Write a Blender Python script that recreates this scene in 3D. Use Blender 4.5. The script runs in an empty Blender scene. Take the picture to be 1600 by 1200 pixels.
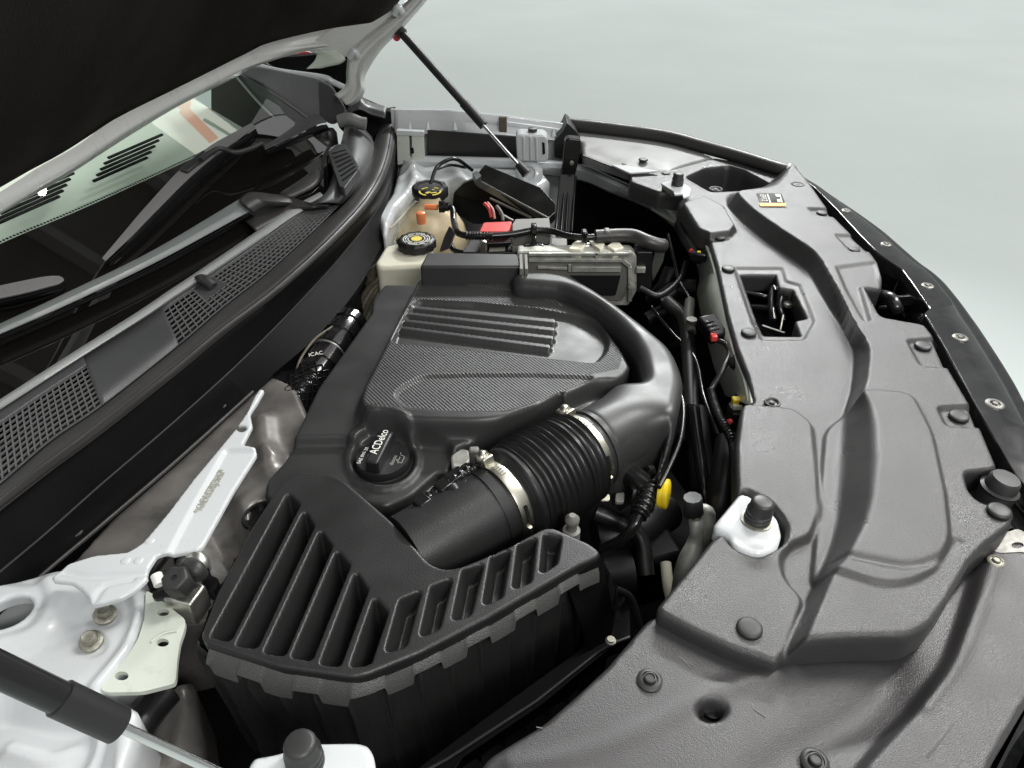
import bpy, bmesh, math, random
import numpy as np
from mathutils import Vector, Matrix
random.seed(4)
S = bpy.context.scene
COL = S.collection
R = math.radians

# ------------------------------------------------------------------ camera, world, lamps, exposure
FPX = 1155.0                    # focal length in pixels of the 1600 px wide photograph
PITCH = R(36.0)
CAMH = 1.62
cam_d = bpy.data.cameras.new('camera')
cam = bpy.data.objects.new('camera', cam_d); COL.objects.link(cam)
cam.location = (0, 0, CAMH); cam.rotation_euler = (R(90) - PITCH, 0, 0)
cam_d.sensor_width = 36.0; cam_d.lens = 36.0 * FPX / 1600.0
cam_d.clip_start = 0.02; cam_d.clip_end = 200
S.camera = cam

world = bpy.data.worlds.new('World'); S.world = world; world.use_nodes = True
wn = world.node_tree; wn.nodes.clear()
w_out = wn.nodes.new('ShaderNodeOutputWorld'); w_bg = wn.nodes.new('ShaderNodeBackground')
w_tc = wn.nodes.new('ShaderNodeTexCoord'); w_sep = wn.nodes.new('ShaderNodeSeparateXYZ')
w_ramp = wn.nodes.new('ShaderNodeValToRGB')
wn.links.new(w_tc.outputs['Generated'], w_sep.inputs[0]); wn.links.new(w_sep.outputs['Z'], w_ramp.inputs[0])
e = w_ramp.color_ramp.elements
e[0].position = 0.0; e[0].color = (0.34, 0.36, 0.35, 1)
e[1].position = 1.0; e[1].color = (1.0, 1.0, 0.98, 1)
x = w_ramp.color_ramp.elements.new(0.40); x.color = (0.30, 0.31, 0.31, 1)
x = w_ramp.color_ramp.elements.new(0.66); x.color = (0.92, 0.93, 0.92, 1)
wn.links.new(w_ramp.outputs[0], w_bg.inputs['Color']); w_bg.inputs['Strength'].default_value = 1.03
wn.links.new(w_bg.outputs[0], w_out.inputs[0])

def area(name, loc, target, sx, sy, power, col=(1, 1, 1)):
    l = bpy.data.lights.new(name, 'AREA'); l.shape = 'RECTANGLE'; l.size = sx; l.size_y = sy
    l.energy = power; l.color = col
    o = bpy.data.objects.new(name, l); COL.objects.link(o); o.location = loc
    o.rotation_euler = (Vector(target) - Vector(loc)).to_track_quat('-Z', 'Y').to_euler()
    return o
area('showroom_lamp', (2.1, 1.9, 3.5), (0.3, 0.7, 1.0), 0.45, 2.6, 13, (1.0, 0.99, 0.96)).data.spread = R(58)
area('showroom_lamp', (1.4, 5.2, 3.7), (0.2, 1.2, 1.0), 2.0, 0.35, 36, (0.98, 1.0, 0.99)).data.spread = R(70)
area('showroom_lamp', (0.9, -1.3, 2.9), (0.1, 0.7, 1.0), 1.2, 0.4, 8, (1.0, 0.99, 0.97)).data.spread = R(80)
S.view_settings.view_transform = 'Standard'; S.view_settings.look = 'None'
S.view_settings.exposure = 0.0; S.view_settings.gamma = 1.0

# ------------------------------------------------------------------ geometry helpers
CP, SP = math.cos(PITCH), math.sin(PITCH)
def ray(px, py):
    r = (px - 800) / FPX; u = (600 - py) / FPX
    return r, CP + u * SP, -SP + u * CP
def P(px, py, z=0.0):           # point of the place seen at that spot, z metres above the level of the front cover
    a, b, c = ray(px, py); t = (1.0 + z - CAMH) / c
    return Vector((a * t, b * t, 1.0 + z))
def PY(px, py, y):              # same, on the upright plane y metres away
    a, b, c = ray(px, py); t = y / b
    return Vector((a * t, y, CAMH + c * t))
def PD(px, py, d):
    a, b, c = ray(px, py)
    return Vector((a * d, b * d, CAMH + c * d))
def P3(p, z=0.0): return P(p[0], p[1], p[2] if len(p) > 2 else z)

ORG = {}
def org(o): return ORG.get(o.name, Vector((0, 0, 0))) if o else Vector((0, 0, 0))
def props(o, label=None, cat=None, group=None, kind=None):
    if label: o['label'] = label
    if cat: o['category'] = cat
    if group: o['group'] = group
    if kind: o['kind'] = kind
    return o
def thing(name, loc, label, cat, group=None):
    o = bpy.data.objects.new(name, None); COL.objects.link(o); o.location = loc
    o.empty_display_size = 0.05
    ORG[o.name] = Vector(loc)
    return props(o, label, cat, group)
def link(name, me, mat, parent, loc=None):
    o = bpy.data.objects.new(name, me); COL.objects.link(o)
    if mat and not me.materials: me.materials.append(mat)
    if parent: o.parent = parent
    base = org(parent)
    if loc is None: ORG[o.name] = base.copy() if parent else Vector((0, 0, 0))
    else:
        o.location = Vector(loc) - base; ORG[o.name] = Vector(loc)
    return o
def mk(name, verts, faces, mat, parent=None, smooth=True, bevel=0, seg=2, sub=0, angle=35, solid=0, at=None):
    """verts in world metres"""
    if parent is not None: o0 = org(parent)
    elif at is not None: o0 = Vector(at)
    else:
        va = np.array([tuple(v) for v in verts]); o0 = Vector((float(va[:, 0].mean()), float(va[:, 1].mean()), float(va[:, 2].min())))
    me = bpy.data.meshes.new(name)
    me.from_pydata([tuple(Vector(v) - o0) for v in verts], [], faces)
    me.update()
    o = bpy.data.objects.new(name, me); COL.objects.link(o)
    if mat: me.materials.append(mat)
    if parent: o.parent = parent
    else: o.location = o0
    ORG[o.name] = o0.copy()
    if solid:
        m = o.modifiers.new('solid', 'SOLIDIFY'); m.thickness = abs(solid); m.offset = -1 if solid > 0 else 1
    if bevel:
        m = o.modifiers.new('bevel', 'BEVEL'); m.width = bevel; m.segments = seg; m.limit_method = 'ANGLE'; m.angle_limit = R(angle)
        m.harden_normals = False
    if sub:
        m = o.modifiers.new('sub', 'SUBSURF'); m.levels = sub; m.render_levels = sub
    if smooth:
        me.polygons.foreach_set('use_smooth', [True] * len(me.polygons))
        if bevel or not sub:
            try: me.set_sharp_from_angle(angle=R(50))
            except Exception: pass
    return o
def fixn(o):
    bm = bmesh.new(); bm.from_mesh(o.data); bmesh.ops.recalc_face_normals(bm, faces=bm.faces); bm.to_mesh(o.data); bm.free(); return o

def catmull(pts, n, closed=False):
    p = np.array([tuple(q) for q in pts], float)
    if len(p) < 3 and not closed:
        t = np.linspace(0, 1, n)[:, None]; return p[0] * (1 - t) + p[-1] * t
    if closed: q = np.vstack([p[-1], p, p[0], p[1]])
    else: q = np.vstack([2 * p[0] - p[1], p, 2 * p[-1] - p[-2]])
    out = []
    for i in range(1, len(q) - 2):
        for t in np.linspace(0, 1, 12, endpoint=False):
            a, b, c, d = q[i - 1], q[i], q[i + 1], q[i + 2]
            out.append(0.5 * (2 * b + (c - a) * t + (2 * a - 5 * b + 4 * c - d) * t * t + (3 * b - a - 3 * c + d) * t ** 3))
    out.append(q[-2] if not closed else out[0]); out = np.array(out)
    s = np.r_[0, np.cumsum(np.linalg.norm(np.diff(out, axis=0), axis=1))]
    u = np.linspace(0, s[-1], n, endpoint=not closed)
    return np.stack([np.interp(u, s, out[:, k]) for k in range(3)], 1)
def linres(pts, n):
    p = np.array([tuple(q) for q in pts], float)
    s = np.r_[0, np.cumsum(np.linalg.norm(np.diff(p, axis=0), axis=1))]
    u = np.linspace(0, s[-1], n); return np.stack([np.interp(u, s, p[:, k]) for k in range(3)], 1)
def loft(name, rows, mat, parent=None, n=60, solid=0, straight=False, roundrows=0, bevel=0, **k):
    """sheet through rows of world points"""
    g = [(linres if straight else catmull)(r, n) for r in rows]
    if roundrows:
        a = np.array(g); m = (len(rows) - 1) * roundrows + 1
        g = np.stack([catmull(a[:, j], m) for j in range(n)], 1)
    v = [tuple(q) for r in g for q in r]; m = len(g)
    f = [(i * n + j, i * n + j + 1, (i + 1) * n + j + 1, (i + 1) * n + j) for i in range(m - 1) for j in range(n - 1)]
    return mk(name, v, f, mat, parent, solid=solid, bevel=bevel, **k)
def fillet(poly, r, k=5):
    """poly list of Vector; rounds each corner"""
    n = len(poly); out = []
    for i in range(n):
        a, b, c = poly[i - 1], poly[i], poly[(i + 1) % n]
        la, lc = (a - b).length, (c - b).length
        if la < 1e-6 or lc < 1e-6: continue
        d = min(r, la * 0.48, lc * 0.48)
        if (a - b).angle(c - b) > R(172): out.append(b); continue
        p0 = b + (a - b).normalized() * d; p1 = b + (c - b).normalized() * d
        for t in np.linspace(0, 1, k): out.append(p0 * (1 - t) ** 2 + b * 2 * t * (1 - t) + p1 * t * t)
    return out
def plate(name, poly, mat, parent=None, z=0.0, thick=0.004, bevel=0.0015, rad=0.004, d=None, world=False, **k):
    """solid plate: outline seen at these pixels, pushed thick metres along d"""
    w = [Vector(p) if world else P3(p, z) for p in poly]
    w = fillet(w, rad) if rad else w
    d = Vector(d or (0, 0, -1)).normalized() * thick
    n = len(w); v = w + [q + d for q in w]
    f = [tuple(range(n)), tuple(range(2 * n - 1, n - 1, -1))] + [(i, i + n, (i + 1) % n + n, (i + 1) % n) for i in range(n)]
    return fixn(mk(name, v, f, mat, parent, bevel=bevel, **k))
def holed_plate(name, poly, holes, mat, parent=None, z=0.0, thick=0.004, rad=0.004, world=False):
    """plate with real openings (triangulated)"""
    from mathutils.geometry import delaunay_2d_cdt
    w = fillet([Vector(p) if world else P3(p, z) for p in poly], rad)
    hs = [[Vector(p) if world else P3(p, z) for p in h] for h in holes]
    loops = [w] + hs; pts = []; edges = []; loopidx = []
    for L in loops:
        b = len(pts); pts += L; idx = list(range(b, b + len(L))); loopidx.append(idx)
        edges += [(idx[i], idx[(i + 1) % len(L)]) for i in range(len(L))]
    vs, es, fs, ov, oe, of = delaunay_2d_cdt([Vector((p.x, p.y)) for p in pts], edges, [], 0, 1e-7)
    def inside(q, L):
        c = False; j = len(L) - 1
        for i in range(len(L)):
            if (L[i].y > q[1]) != (L[j].y > q[1]) and q[0] < (L[j].x - L[i].x) * (q[1] - L[i].y) / (L[j].y - L[i].y) + L[i].x: c = not c
            j = i
        return c
    zz = [pts[o[0]].z if o else 1 + z for o in ov]
    top = [Vector((v.x, v.y, zz[i])) for i, v in enumerate(vs)]; n = len(top)
    ff = []
    for f in fs:
        c = sum((top[i] for i in f), Vector()) / len(f)
        if inside(c, w) and not any(inside(c, h) for h in hs): ff.append(tuple(f))
    faces = list(ff) + [tuple(i + n for i in reversed(f)) for f in ff]
    cnt = {}
    for f in ff:
        for i in range(len(f)):
            a, b = f[i], f[(i + 1) % len(f)]; kk = (min(a, b), max(a, b)); cnt[kk] = cnt.get(kk, 0) + 1
    for (a, b), c in cnt.items():
        if c == 1: faces.append((a, b, b + n, a + n))
    return fixn(mk(name, top + [t - Vector((0, 0, thick)) for t in top], faces, mat, parent))
def circ(px, py, rx, ry=None, n=16, z=None):
    ry = ry or rx
    return [(px + rx * math.cos(2 * math.pi * i / n), py + ry * math.sin(2 * math.pi * i / n)) + ((z,) if z is not None else ()) for i in range(n)]
def frame(axis):
    a = Vector(axis).normalized(); h = Vector((0, 0, 1)) if abs(a.z) < 0.9 else Vector((0, 1, 0))
    u = a.cross(h).normalized(); return u, a.cross(u).normalized(), a
def lathe_data(profile, axis=(0, 0, 1), n=28, sc=(1, 1), lobes=0, lobe_amp=0.0):
    u, w, a = frame(axis); v = []; f = []
    for (r, h) in profile:
        for i in range(n):
            t = 2 * math.pi * i / n; rr = r * (1 + lobe_amp * math.cos(lobes * t)) if lobes else r
            v.append(u * (rr * math.cos(t) * sc[0]) + w * (rr * math.sin(t) * sc[1]) + a * h)
    m = len(profile)
    f = [(j * n + i, j * n + (i + 1) % n, (j + 1) * n + (i + 1) % n, (j + 1) * n + i) for j in range(m - 1) for i in range(n)]
    f.append(tuple(range((m - 1) * n, m * n))); f.append(tuple(range(n - 1, -1, -1)))
    return v, f
def lathe(name, profile, loc, mat, parent=None, axis=(0, 0, 1), n=28, **k):
    v, f = lathe_data(profile, axis, n, k.pop('sc', (1, 1)), k.pop('lobes', 0), k.pop('lobe_amp', 0.0))
    L = Vector(loc); base = org(parent) if parent else L
    o = mk(name, [q + base for q in v], f, mat, parent, at=L, **k)
    if parent: o.location = L - base; ORG[o.name] = L.copy()
    return fixn(o)
def tube(name, pts, r, mat, parent=None, n=14, m=60, straight=False, cap=True, **k):
    c = (linres if straight else catmull)(pts, m)
    v = []; u = None
    for i in range(m):
        a = Vector(c[min(i + 1, m - 1)] - c[max(i - 1, 0)]).normalized()
        if u is None: u = frame(a)[0]
        u = (u - a * u.dot(a)).normalized(); w = a.cross(u)
        rr = r(i / (m - 1)) if callable(r) else r
        for j in range(n):
            t = 2 * math.pi * j / n; v.append(Vector(c[i]) + (u * math.cos(t) + w * math.sin(t)) * rr)
    f = [(i * n + j, i * n + (j + 1) % n, (i + 1) * n + (j + 1) % n, (i + 1) * n + j) for i in range(m - 1) for j in range(n)]
    if cap: f += [tuple(range(n - 1, -1, -1)), tuple(range((m - 1) * n, m * n))]
    return mk(name, v, f, mat, parent, **k)
def box(name, c, dims, mat, parent=None, ux=(1, 0, 0), uy=(0, 1, 0), bevel=0.0015, **k):
    ux = Vector(ux).normalized(); uy = Vector(uy); uy = (uy - ux * ux.dot(uy)).normalized(); uz = ux.cross(uy)
    c = Vector(c); v = [c + ux * (dims[0] / 2 * i) + uy * (dims[1] / 2 * j) + uz * (dims[2] / 2 * l) for i in (-1, 1) for j in (-1, 1) for l in (-1, 1)]
    f = [(0, 1, 3, 2), (4, 6, 7, 5), (0, 4, 5, 1), (2, 3, 7, 6), (0, 2, 6, 4), (1, 5, 7, 3)]
    return mk(name, v, f, mat, parent, bevel=bevel, **k)
def bar(name, a, b, w, h, mat, parent=None, up=(0, 0, 1), bevel=0.001, **k):
    a, b = Vector(a), Vector(b); ux = (b - a).normalized(); uy = Vector(up).cross(ux)
    return box(name, (a + b) / 2, ((b - a).length, w, h), mat, parent, ux, uy, bevel, **k)
def merge(name, parts, mat, parent=None, **k):
    """several small (verts, faces) pieces of one part in one mesh"""
    V = []; Fc = []
    for v, f in parts:
        b = len(V); V += [Vector(q) for q in v]; Fc += [tuple(i + b for i in ff) for ff in f]
    return fixn(mk(name, V, Fc, mat, parent, **k))
def barvf(a, b, w, h, up=(0, 0, 1)):
    a, b = Vector(a), Vector(b); ux = (b - a).normalized(); uy = Vector(up).cross(ux).normalized(); uz = ux.cross(uy); c = (a + b) / 2; L = (b - a).length / 2
    v = [c + ux * (L * i) + uy * (w / 2 * j) + uz * (h / 2 * l) for i in (-1, 1) for j in (-1, 1) for l in (-1, 1)]
    return v, [(0, 1, 3, 2), (4, 6, 7, 5), (0, 4, 5, 1), (2, 3, 7, 6), (0, 2, 6, 4), (1, 5, 7, 3)]
def clone(src, name, parent, loc):
    o = src.copy(); o.name = name; COL.objects.link(o); o.parent = parent
    o.location = Vector(loc) - org(parent); ORG[o.name] = Vector(loc)
    for key in list(o.keys()):
        if key in ('label', 'category', 'group'): del o[key]
    return o
def text(name, s, loc, xdir, ydir, size, mat, parent, depth=0.0002, align='CENTER', sx=1.0):
    cu = bpy.data.curves.new(name, 'FONT'); cu.body = s; cu.size = size; cu.align_x = align; cu.align_y = 'CENTER'; cu.extrude = depth; cu.resolution_u = 3
    t = bpy.data.objects.new(name, cu); COL.objects.link(t)
    dg = bpy.context.evaluated_depsgraph_get(); me = bpy.data.meshes.new_from_object(t.evaluated_get(dg))
    bpy.data.objects.remove(t)
    X = Vector(xdir).normalized(); Y = Vector(ydir); Y = (Y - X * X.dot(Y)).normalized(); Z = X.cross(Y)
    for v in me.vertices:
        q = v.co; v.co = X * (q.x * sx) + Y * q.y + Z * q.z
    me.materials.clear(); me.materials.append(mat); me.name = name
    return link(name, me, mat, parent, loc)

# ---- sculpted sheet: an outline filled with a fine grid whose height is the sum of moulded features
def _sd(pts, poly):
    poly = np.asarray(poly, np.float32); a = poly; b = np.roll(poly, -1, 0)
    out = np.empty(len(pts), np.float32)
    for s in range(0, len(pts), 15000):
        p = pts[s:s + 15000, None, :].astype(np.float32); ab = (b - a)[None]; ap = p - a[None]
        t = np.clip((ap * ab).sum(2) / np.maximum((ab * ab).sum(2), 1e-12), 0, 1)
        d = np.sqrt(((ap - ab * t[..., None]) ** 2).sum(2)).min(1)
        yi, yj = a[None, :, 1], b[None, :, 1]; xi, xj = a[None, :, 0], b[None, :, 0]
        py = p[..., 1]; px = p[..., 0]
        cr = ((yi > py) != (yj > py)) & (px < (xj - xi) * (py - yi) / np.where(yj == yi, 1e-9, yj - yi) + xi)
        ins = cr.sum(1) % 2 == 1
        out[s:s + 15000] = np.where(ins, -d, d)
    return out
def _dl(pts, line):
    a = np.asarray(line[:-1]); b = np.asarray(line[1:]); out = np.empty(len(pts))
    for s in range(0, len(pts), 20000):
        p = pts[s:s + 20000, None, :]; ab = (b - a)[None]; ap = p - a[None]
        t = np.clip((ap * ab).sum(2) / np.maximum((ab * ab).sum(2), 1e-12), 0, 1)
        out[s:s + 20000] = np.sqrt(((ap - ab * t[..., None]) ** 2).sum(2)).min(1)
    return out
def _project(p, poly):
    a = np.asarray(poly); b = np.roll(a, -1, 0); ab = b - a
    ap = p[:, None, :] - a[None]; t = np.clip((ap * ab[None]).sum(2) / np.maximum((ab * ab).sum(1), 1e-12)[None], 0, 1)
    q = a[None] + ab[None] * t[..., None]; d = ((p[:, None] - q) ** 2).sum(2); i = d.argmin(1)
    return q[np.arange(len(p)), i], d.min(1)
def plane3(ctrl):
    """height plane through control spots (px,py,z)"""
    w = np.array([tuple(P(*c)) for c in ctrl]); A = np.c_[w[:, 0], w[:, 1], np.ones(len(w))]
    k = np.linalg.lstsq(A, w[:, 2] - 1.0, rcond=None)[0]
    return lambda x, y: k[0] * x + k[1] * y + k[2]
def onbase(p, zb):
    if len(p) > 2: dz = p[2]
    else: dz = 0.0
    q = P(p[0], p[1], (zb(0, 1) if callable(zb) else zb) + dz)
    if callable(zb):
        for _ in range(5): q = P(p[0], p[1], zb(q.x, q.y) + dz)
    return q
def smooth(t, r=.28):
    t = np.clip(t, 0, 1); q = 1 - r
    return np.where(t < r, t * t / (2 * r * q), np.where(t > 1 - r, 1 - (1 - t) ** 2 / (2 * r * q), (t - r / 2) / q))
def sculpt(name, outline, mat, parent=None, zb=0.0, feats=(), res=0.003, roll=0.004, skirt=0.03, rad=0.006, holes=(), hrad=0.003, flare=0.0, hskirt=None, at=None, mats=(), world=False):
    def poly(pp, r, dz=0.0):
        w = [Vector(p) if world else onbase(p if len(p) > 2 else (p[0], p[1], dz), zb) for p in pp]
        w = [Vector((q.x, q.y, 0)) for q in w]
        if r: w = fillet(w, r)
        return np.array([(q.x, q.y) for q in w])
    O = poly(outline, rad); H = [poly(h, hrad) for h in holes]
    lo = O.min(0) - res; hi = O.max(0) + res
    xs = np.arange(lo[0], hi[0] + res, res); ys = np.arange(lo[1], hi[1] + res, res)
    nx, ny = len(xs), len(ys)
    X, Y = np.meshgrid(xs, ys); pts = np.stack([X.ravel(), Y.ravel()], 1)
    cx, cy = np.meshgrid(xs[:-1] + res / 2, ys[:-1] + res / 2); cp = np.stack([cx.ravel(), cy.ravel()], 1)
    keep = _sd(cp, O) < -0.15 * res
    for h in H: keep &= _sd(cp, h) > 0.15 * res
    keep = keep.reshape(ny - 1, nx - 1)
    J, I = np.nonzero(keep); q = np.stack([J * nx + I, J * nx + I + 1, (J + 1) * nx + I + 1, (J + 1) * nx + I], 1)
    used = np.unique(q); remap = -np.ones(nx * ny, int); remap[used] = np.arange(len(used)); q = remap[q]; pts = pts[used]
    E = np.concatenate([q[:, [0, 1]], q[:, [1, 2]], q[:, [2, 3]], q[:, [3, 0]]]); Es = np.sort(E, 1)
    key = Es[:, 0].astype(np.int64) * len(pts) + Es[:, 1]; uk, inv, cnt = np.unique(key, return_inverse=True, return_counts=True)
    be = E[cnt[inv] == 1]; bv = np.unique(be)
    best = None
    for L in [O] + H:
        pr, d = _project(pts[bv], L)
        if best is None: best, bd = pr, d
        else:
            m = d < bd; best[m] = pr[m]; bd[m] = d[m]
    pts[bv] = best
    z = np.zeros(len(pts))
    for ft in feats:
        k = ft[0]
        if k == 'pad':          # raise (or sink) everything inside the outline by h, wall width w
            _, pl, dz, h, w, r = ft; pg = poly(pl, r, dz); l2 = pg.min(0) - w; h2 = pg.max(0) + w
            m = ((pts >= l2) & (pts <= h2)).all(1)
            if m.any(): z[m] += h * smooth(0.5 - _sd(pts[m], pg) / w)
        elif k == 'ramp':       # slope between a foot outline and a crest outline
            _, inner, dzi, outer, dzo, h, r = ft; si = _sd(pts, poly(inner, r, dzi)); so = _sd(pts, poly(outer, r, dzo))
            t = np.where(so >= 0, 0.0, -so / np.maximum(np.maximum(si, 0) - so, .018))
            t = np.where(si < -.018, 1.0, t)
            z += h * smooth(t)
        elif k == 'ridge':
            _, ln, h, w = ft; L = np.array([tuple(onbase(p, zb))[:2] for p in ln]); L = catmull(np.c_[L, np.zeros(len(L))], 40)[:, :2]
            m = ((pts >= L.min(0) - 3 * w) & (pts <= L.max(0) + 3 * w)).all(1)
            if m.any(): z[m] += h * np.exp(-(_dl(pts[m], L) / w) ** 2)
        elif k == 'fn': z += ft[1](pts[:, 0], pts[:, 1])
    if roll:
        s = _sd(pts, O) + roll; s = np.clip(s, 0, roll * 0.98); z -= roll - np.sqrt(roll ** 2 - s ** 2)
        for h in H:
            s = np.clip(roll * 0.6 - _sd(pts, h), 0, roll * 0.6 * 0.98); r2 = roll * 0.6; z -= r2 - np.sqrt(r2 ** 2 - s ** 2)
    zz = 1.0 + (zb(pts[:, 0], pts[:, 1]) if callable(zb) else zb) + z
    V = np.c_[pts, zz]; faces = [tuple(f) for f in q.tolist()]
    # skirt
    if skirt:
        n0 = len(V); bmap = {int(b): i for i, b in enumerate(bv)}; base = V[bv]
        c = O.mean(0); rings = [0.25, 1.0]; isO = _project(base[:, :2], O)[1] < 1e-8
        nxt = np.roll(O, -1, 0)
        for k2, t in enumerate(rings):
            ring = base.copy()
            dep = np.where(isO, skirt * t, (hskirt if hskirt is not None else skirt) * t); ring[:, 2] -= dep
            if flare:
                dv = base[:, :2] - c; dv /= np.linalg.norm(dv, axis=1)[:, None]; ring[isO, :2] += dv[isO] * flare * t
            V = np.vstack([V, ring])
        nb = len(bv)
        for a, b in be.tolist():
            ia, ib = bmap[a], bmap[b]
            faces.append((b, a, n0 + ia, n0 + ib)); faces.append((n0 + ib, n0 + ia, n0 + nb + ia, n0 + nb + ib))
    o = mk(name, [Vector(v) for v in V.tolist()], faces, mat, parent, at=at)
    try: o.data.attributes.remove(o.data.attributes['sharp_edge'])
    except Exception: pass
    if mats:
        mi = np.zeros(len(faces), np.int32); cc = V[q].mean(1)[:, :2]
        for k2, (pl, dz, r, mm) in enumerate(mats):
            if mm not in o.data.materials[:]: o.data.materials.append(mm)
            slot = o.data.materials[:].index(mm)
            mi[:len(q)][_sd(cc, poly(pl, r, dz)) < 0] = slot
        o.data.polygons.foreach_set('material_index', mi)
    return o

# ------------------------------------------------------------------ materials
def material(name, col, rough=0.5, metal=0.0, spec=0.5, grain=0.0, gscale=700.0, gdist=0.0006, vary=0.0, vscale=9.0, rvary=0.08, coat=0.0, emis=None, dirt=None, dirt_scale=30.0, dirt_lo=0.55, dirt_hi=0.7, trans=0.0, ior=1.5, sub=0.0, stripes=None):
    m = bpy.data.materials.new(name); m.use_nodes = True; nt = m.node_tree; b = nt.nodes['Principled BSDF']
    N = nt.nodes.new; L = nt.links.new
    b.inputs['Base Color'].default_value = (*col, 1); b.inputs['Roughness'].default_value = rough; b.inputs['Metallic'].default_value = metal
    b.inputs['Specular IOR Level'].default_value = spec; b.inputs['Coat Weight'].default_value = coat; b.inputs['Coat Roughness'].default_value = 0.05
    b.inputs['IOR'].default_value = ior; b.inputs['Transmission Weight'].default_value = trans
    if sub: b.inputs['Subsurface Weight'].default_value = sub; b.inputs['Subsurface Radius'].default_value = (0.02, 0.015, 0.01); b.inputs['Subsurface Scale'].default_value = 0.5
    tc = N('ShaderNodeTexCoord'); geo = N('ShaderNodeNewGeometry'); vec = geo.outputs['Position']
    colsock = None
    if vary:
        n = N('ShaderNodeTexNoise'); n.inputs['Scale'].default_value = vscale; n.inputs['Detail'].default_value = 5; L(vec, n.inputs['Vector'])
        mr = N('ShaderNodeMapRange'); mr.inputs['From Min'].default_value = 0.3; mr.inputs['From Max'].default_value = 0.7; mr.inputs['To Min'].default_value = 1 - vary; mr.inputs['To Max'].default_value = 1 + vary
        L(n.outputs['Fac'], mr.inputs['Value'])
        mx = N('ShaderNodeMix'); mx.data_type = 'RGBA'; mx.blend_type = 'MULTIPLY'; mx.inputs[0].default_value = 1; mx.inputs[6].default_value = (*col, 1); L(mr.outputs[0], mx.inputs[7])
        colsock = mx.outputs[2]
    if dirt:
        n = N('ShaderNodeTexNoise'); n.inputs['Scale'].default_value = dirt_scale; n.inputs['Detail'].default_value = 9; n.inputs['Roughness'].default_value = 0.7; L(vec, n.inputs['Vector'])
        mr = N('ShaderNodeMapRange'); mr.inputs['From Min'].default_value = dirt_lo; mr.inputs['From Max'].default_value = dirt_hi; mr.inputs['To Max'].default_value = 0.85; L(n.outputs['Fac'], mr.inputs['Value'])
        mx = N('ShaderNodeMix'); mx.data_type = 'RGBA'; L(mr.outputs[0], mx.inputs[0])
        if colsock: L(colsock, mx.inputs[6])
        else: mx.inputs[6].default_value = (*col, 1)
        mx.inputs[7].default_value = (*dirt, 1); colsock = mx.outputs[2]
    if colsock: L(colsock, b.inputs['Base Color'])
    if rvary:
        n = N('ShaderNodeTexNoise'); n.inputs['Scale'].default_value = 14; n.inputs['Detail'].default_value = 6; L(vec, n.inputs['Vector'])
        mr = N('ShaderNodeMapRange'); mr.inputs['From Min'].default_value = 0.3; mr.inputs['From Max'].default_value = 0.7; mr.inputs['To Min'].default_value = max(0.01, rough - rvary); mr.inputs['To Max'].default_value = min(1, rough + rvary)
        L(n.outputs['Fac'], mr.inputs['Value']); L(mr.outputs[0], b.inputs['Roughness'])
    nor = None
    if grain:
        n = N('ShaderNodeTexNoise'); n.inputs['Scale'].default_value = gscale; n.inputs['Detail'].default_value = 2; L(vec, n.inputs['Vector'])
        bp = N('ShaderNodeBump'); bp.inputs['Strength'].default_value = grain; bp.inputs['Distance'].default_value = gdist; L(n.outputs['Fac'], bp.inputs['Height']); nor = bp.outputs[0]
    if stripes:
        ang, sc, st = stripes
        mp = N('ShaderNodeMapping'); mp.inputs['Rotation'].default_value = (0, 0, ang); L(vec, mp.inputs['Vector'])
        wv = N('ShaderNodeTexWave'); wv.inputs['Scale'].default_value = sc; wv.bands_direction = 'X'; L(mp.outputs[0], wv.inputs['Vector'])
        bp = N('ShaderNodeBump'); bp.inputs['Strength'].default_value = st; bp.inputs['Distance'].default_value = 0.0012; L(wv.outputs['Fac'], bp.inputs['Height'])
        if nor: L(nor, bp.inputs['Normal'])
        nor = bp.outputs[0]
    if nor: L(nor, b.inputs['Normal'])
    return m
M = {}
M['cover'] = material('grained_black_plastic', (0.036, 0.0345, 0.035), 0.32, spec=0.6, grain=1.0, gscale=950, gdist=0.00055, vary=0.12, vscale=6, rvary=0.06, dirt=(0.09, 0.087, 0.085), dirt_scale=700, dirt_lo=.66, dirt_hi=.78)
M['engine'] = material('satin_black_plastic', (0.030, 0.031, 0.030), 0.42, grain=0.18, gscale=900, gdist=0.0003, vary=0.08)
M['stripe'] = material('ribbed_black_plastic', (0.032, 0.033, 0.032), 0.45, grain=0.1, vary=0.08, stripes=(R(-38), 68, 0.5))
M['airbox'] = material('airbox_black_plastic', (0.018, 0.0183, 0.018), 0.40, grain=0.6, gscale=600, gdist=0.0005, vary=0.08)
M['black'] = material('dark_plastic', (0.012, 0.012, 0.0125), 0.45, grain=0.15, vary=0.1)
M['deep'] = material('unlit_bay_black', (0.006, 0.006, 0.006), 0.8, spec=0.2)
M['gloss'] = material('gloss_black_paint', (0.006, 0.006, 0.007), 0.13, coat=0.5, rvary=0.07, dirt=(0.05, 0.042, 0.038), dirt_scale=26, dirt_lo=0.5, dirt_hi=0.95)
M['shiny'] = material('shiny_black_plastic', (0.010, 0.010, 0.010), 0.2)
M['rubber'] = material('black_rubber', (0.013, 0.013, 0.013), 0.36, grain=0.2, gscale=500)
M['seal'] = material('rubber_seal', (0.040, 0.038, 0.037), 0.42, grain=0.1, vary=0.12)
M['cowl'] = material('cowl_plastic', (0.055, 0.056, 0.057), 0.42, grain=0.6, gscale=500, vary=0.1)
M['white'] = material('white_body_paint', (0.60, 0.62, 0.63), 0.2, coat=0.3, dirt=(0.34, 0.31, 0.27), dirt_scale=55, dirt_lo=0.60, dirt_hi=0.85)
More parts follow.
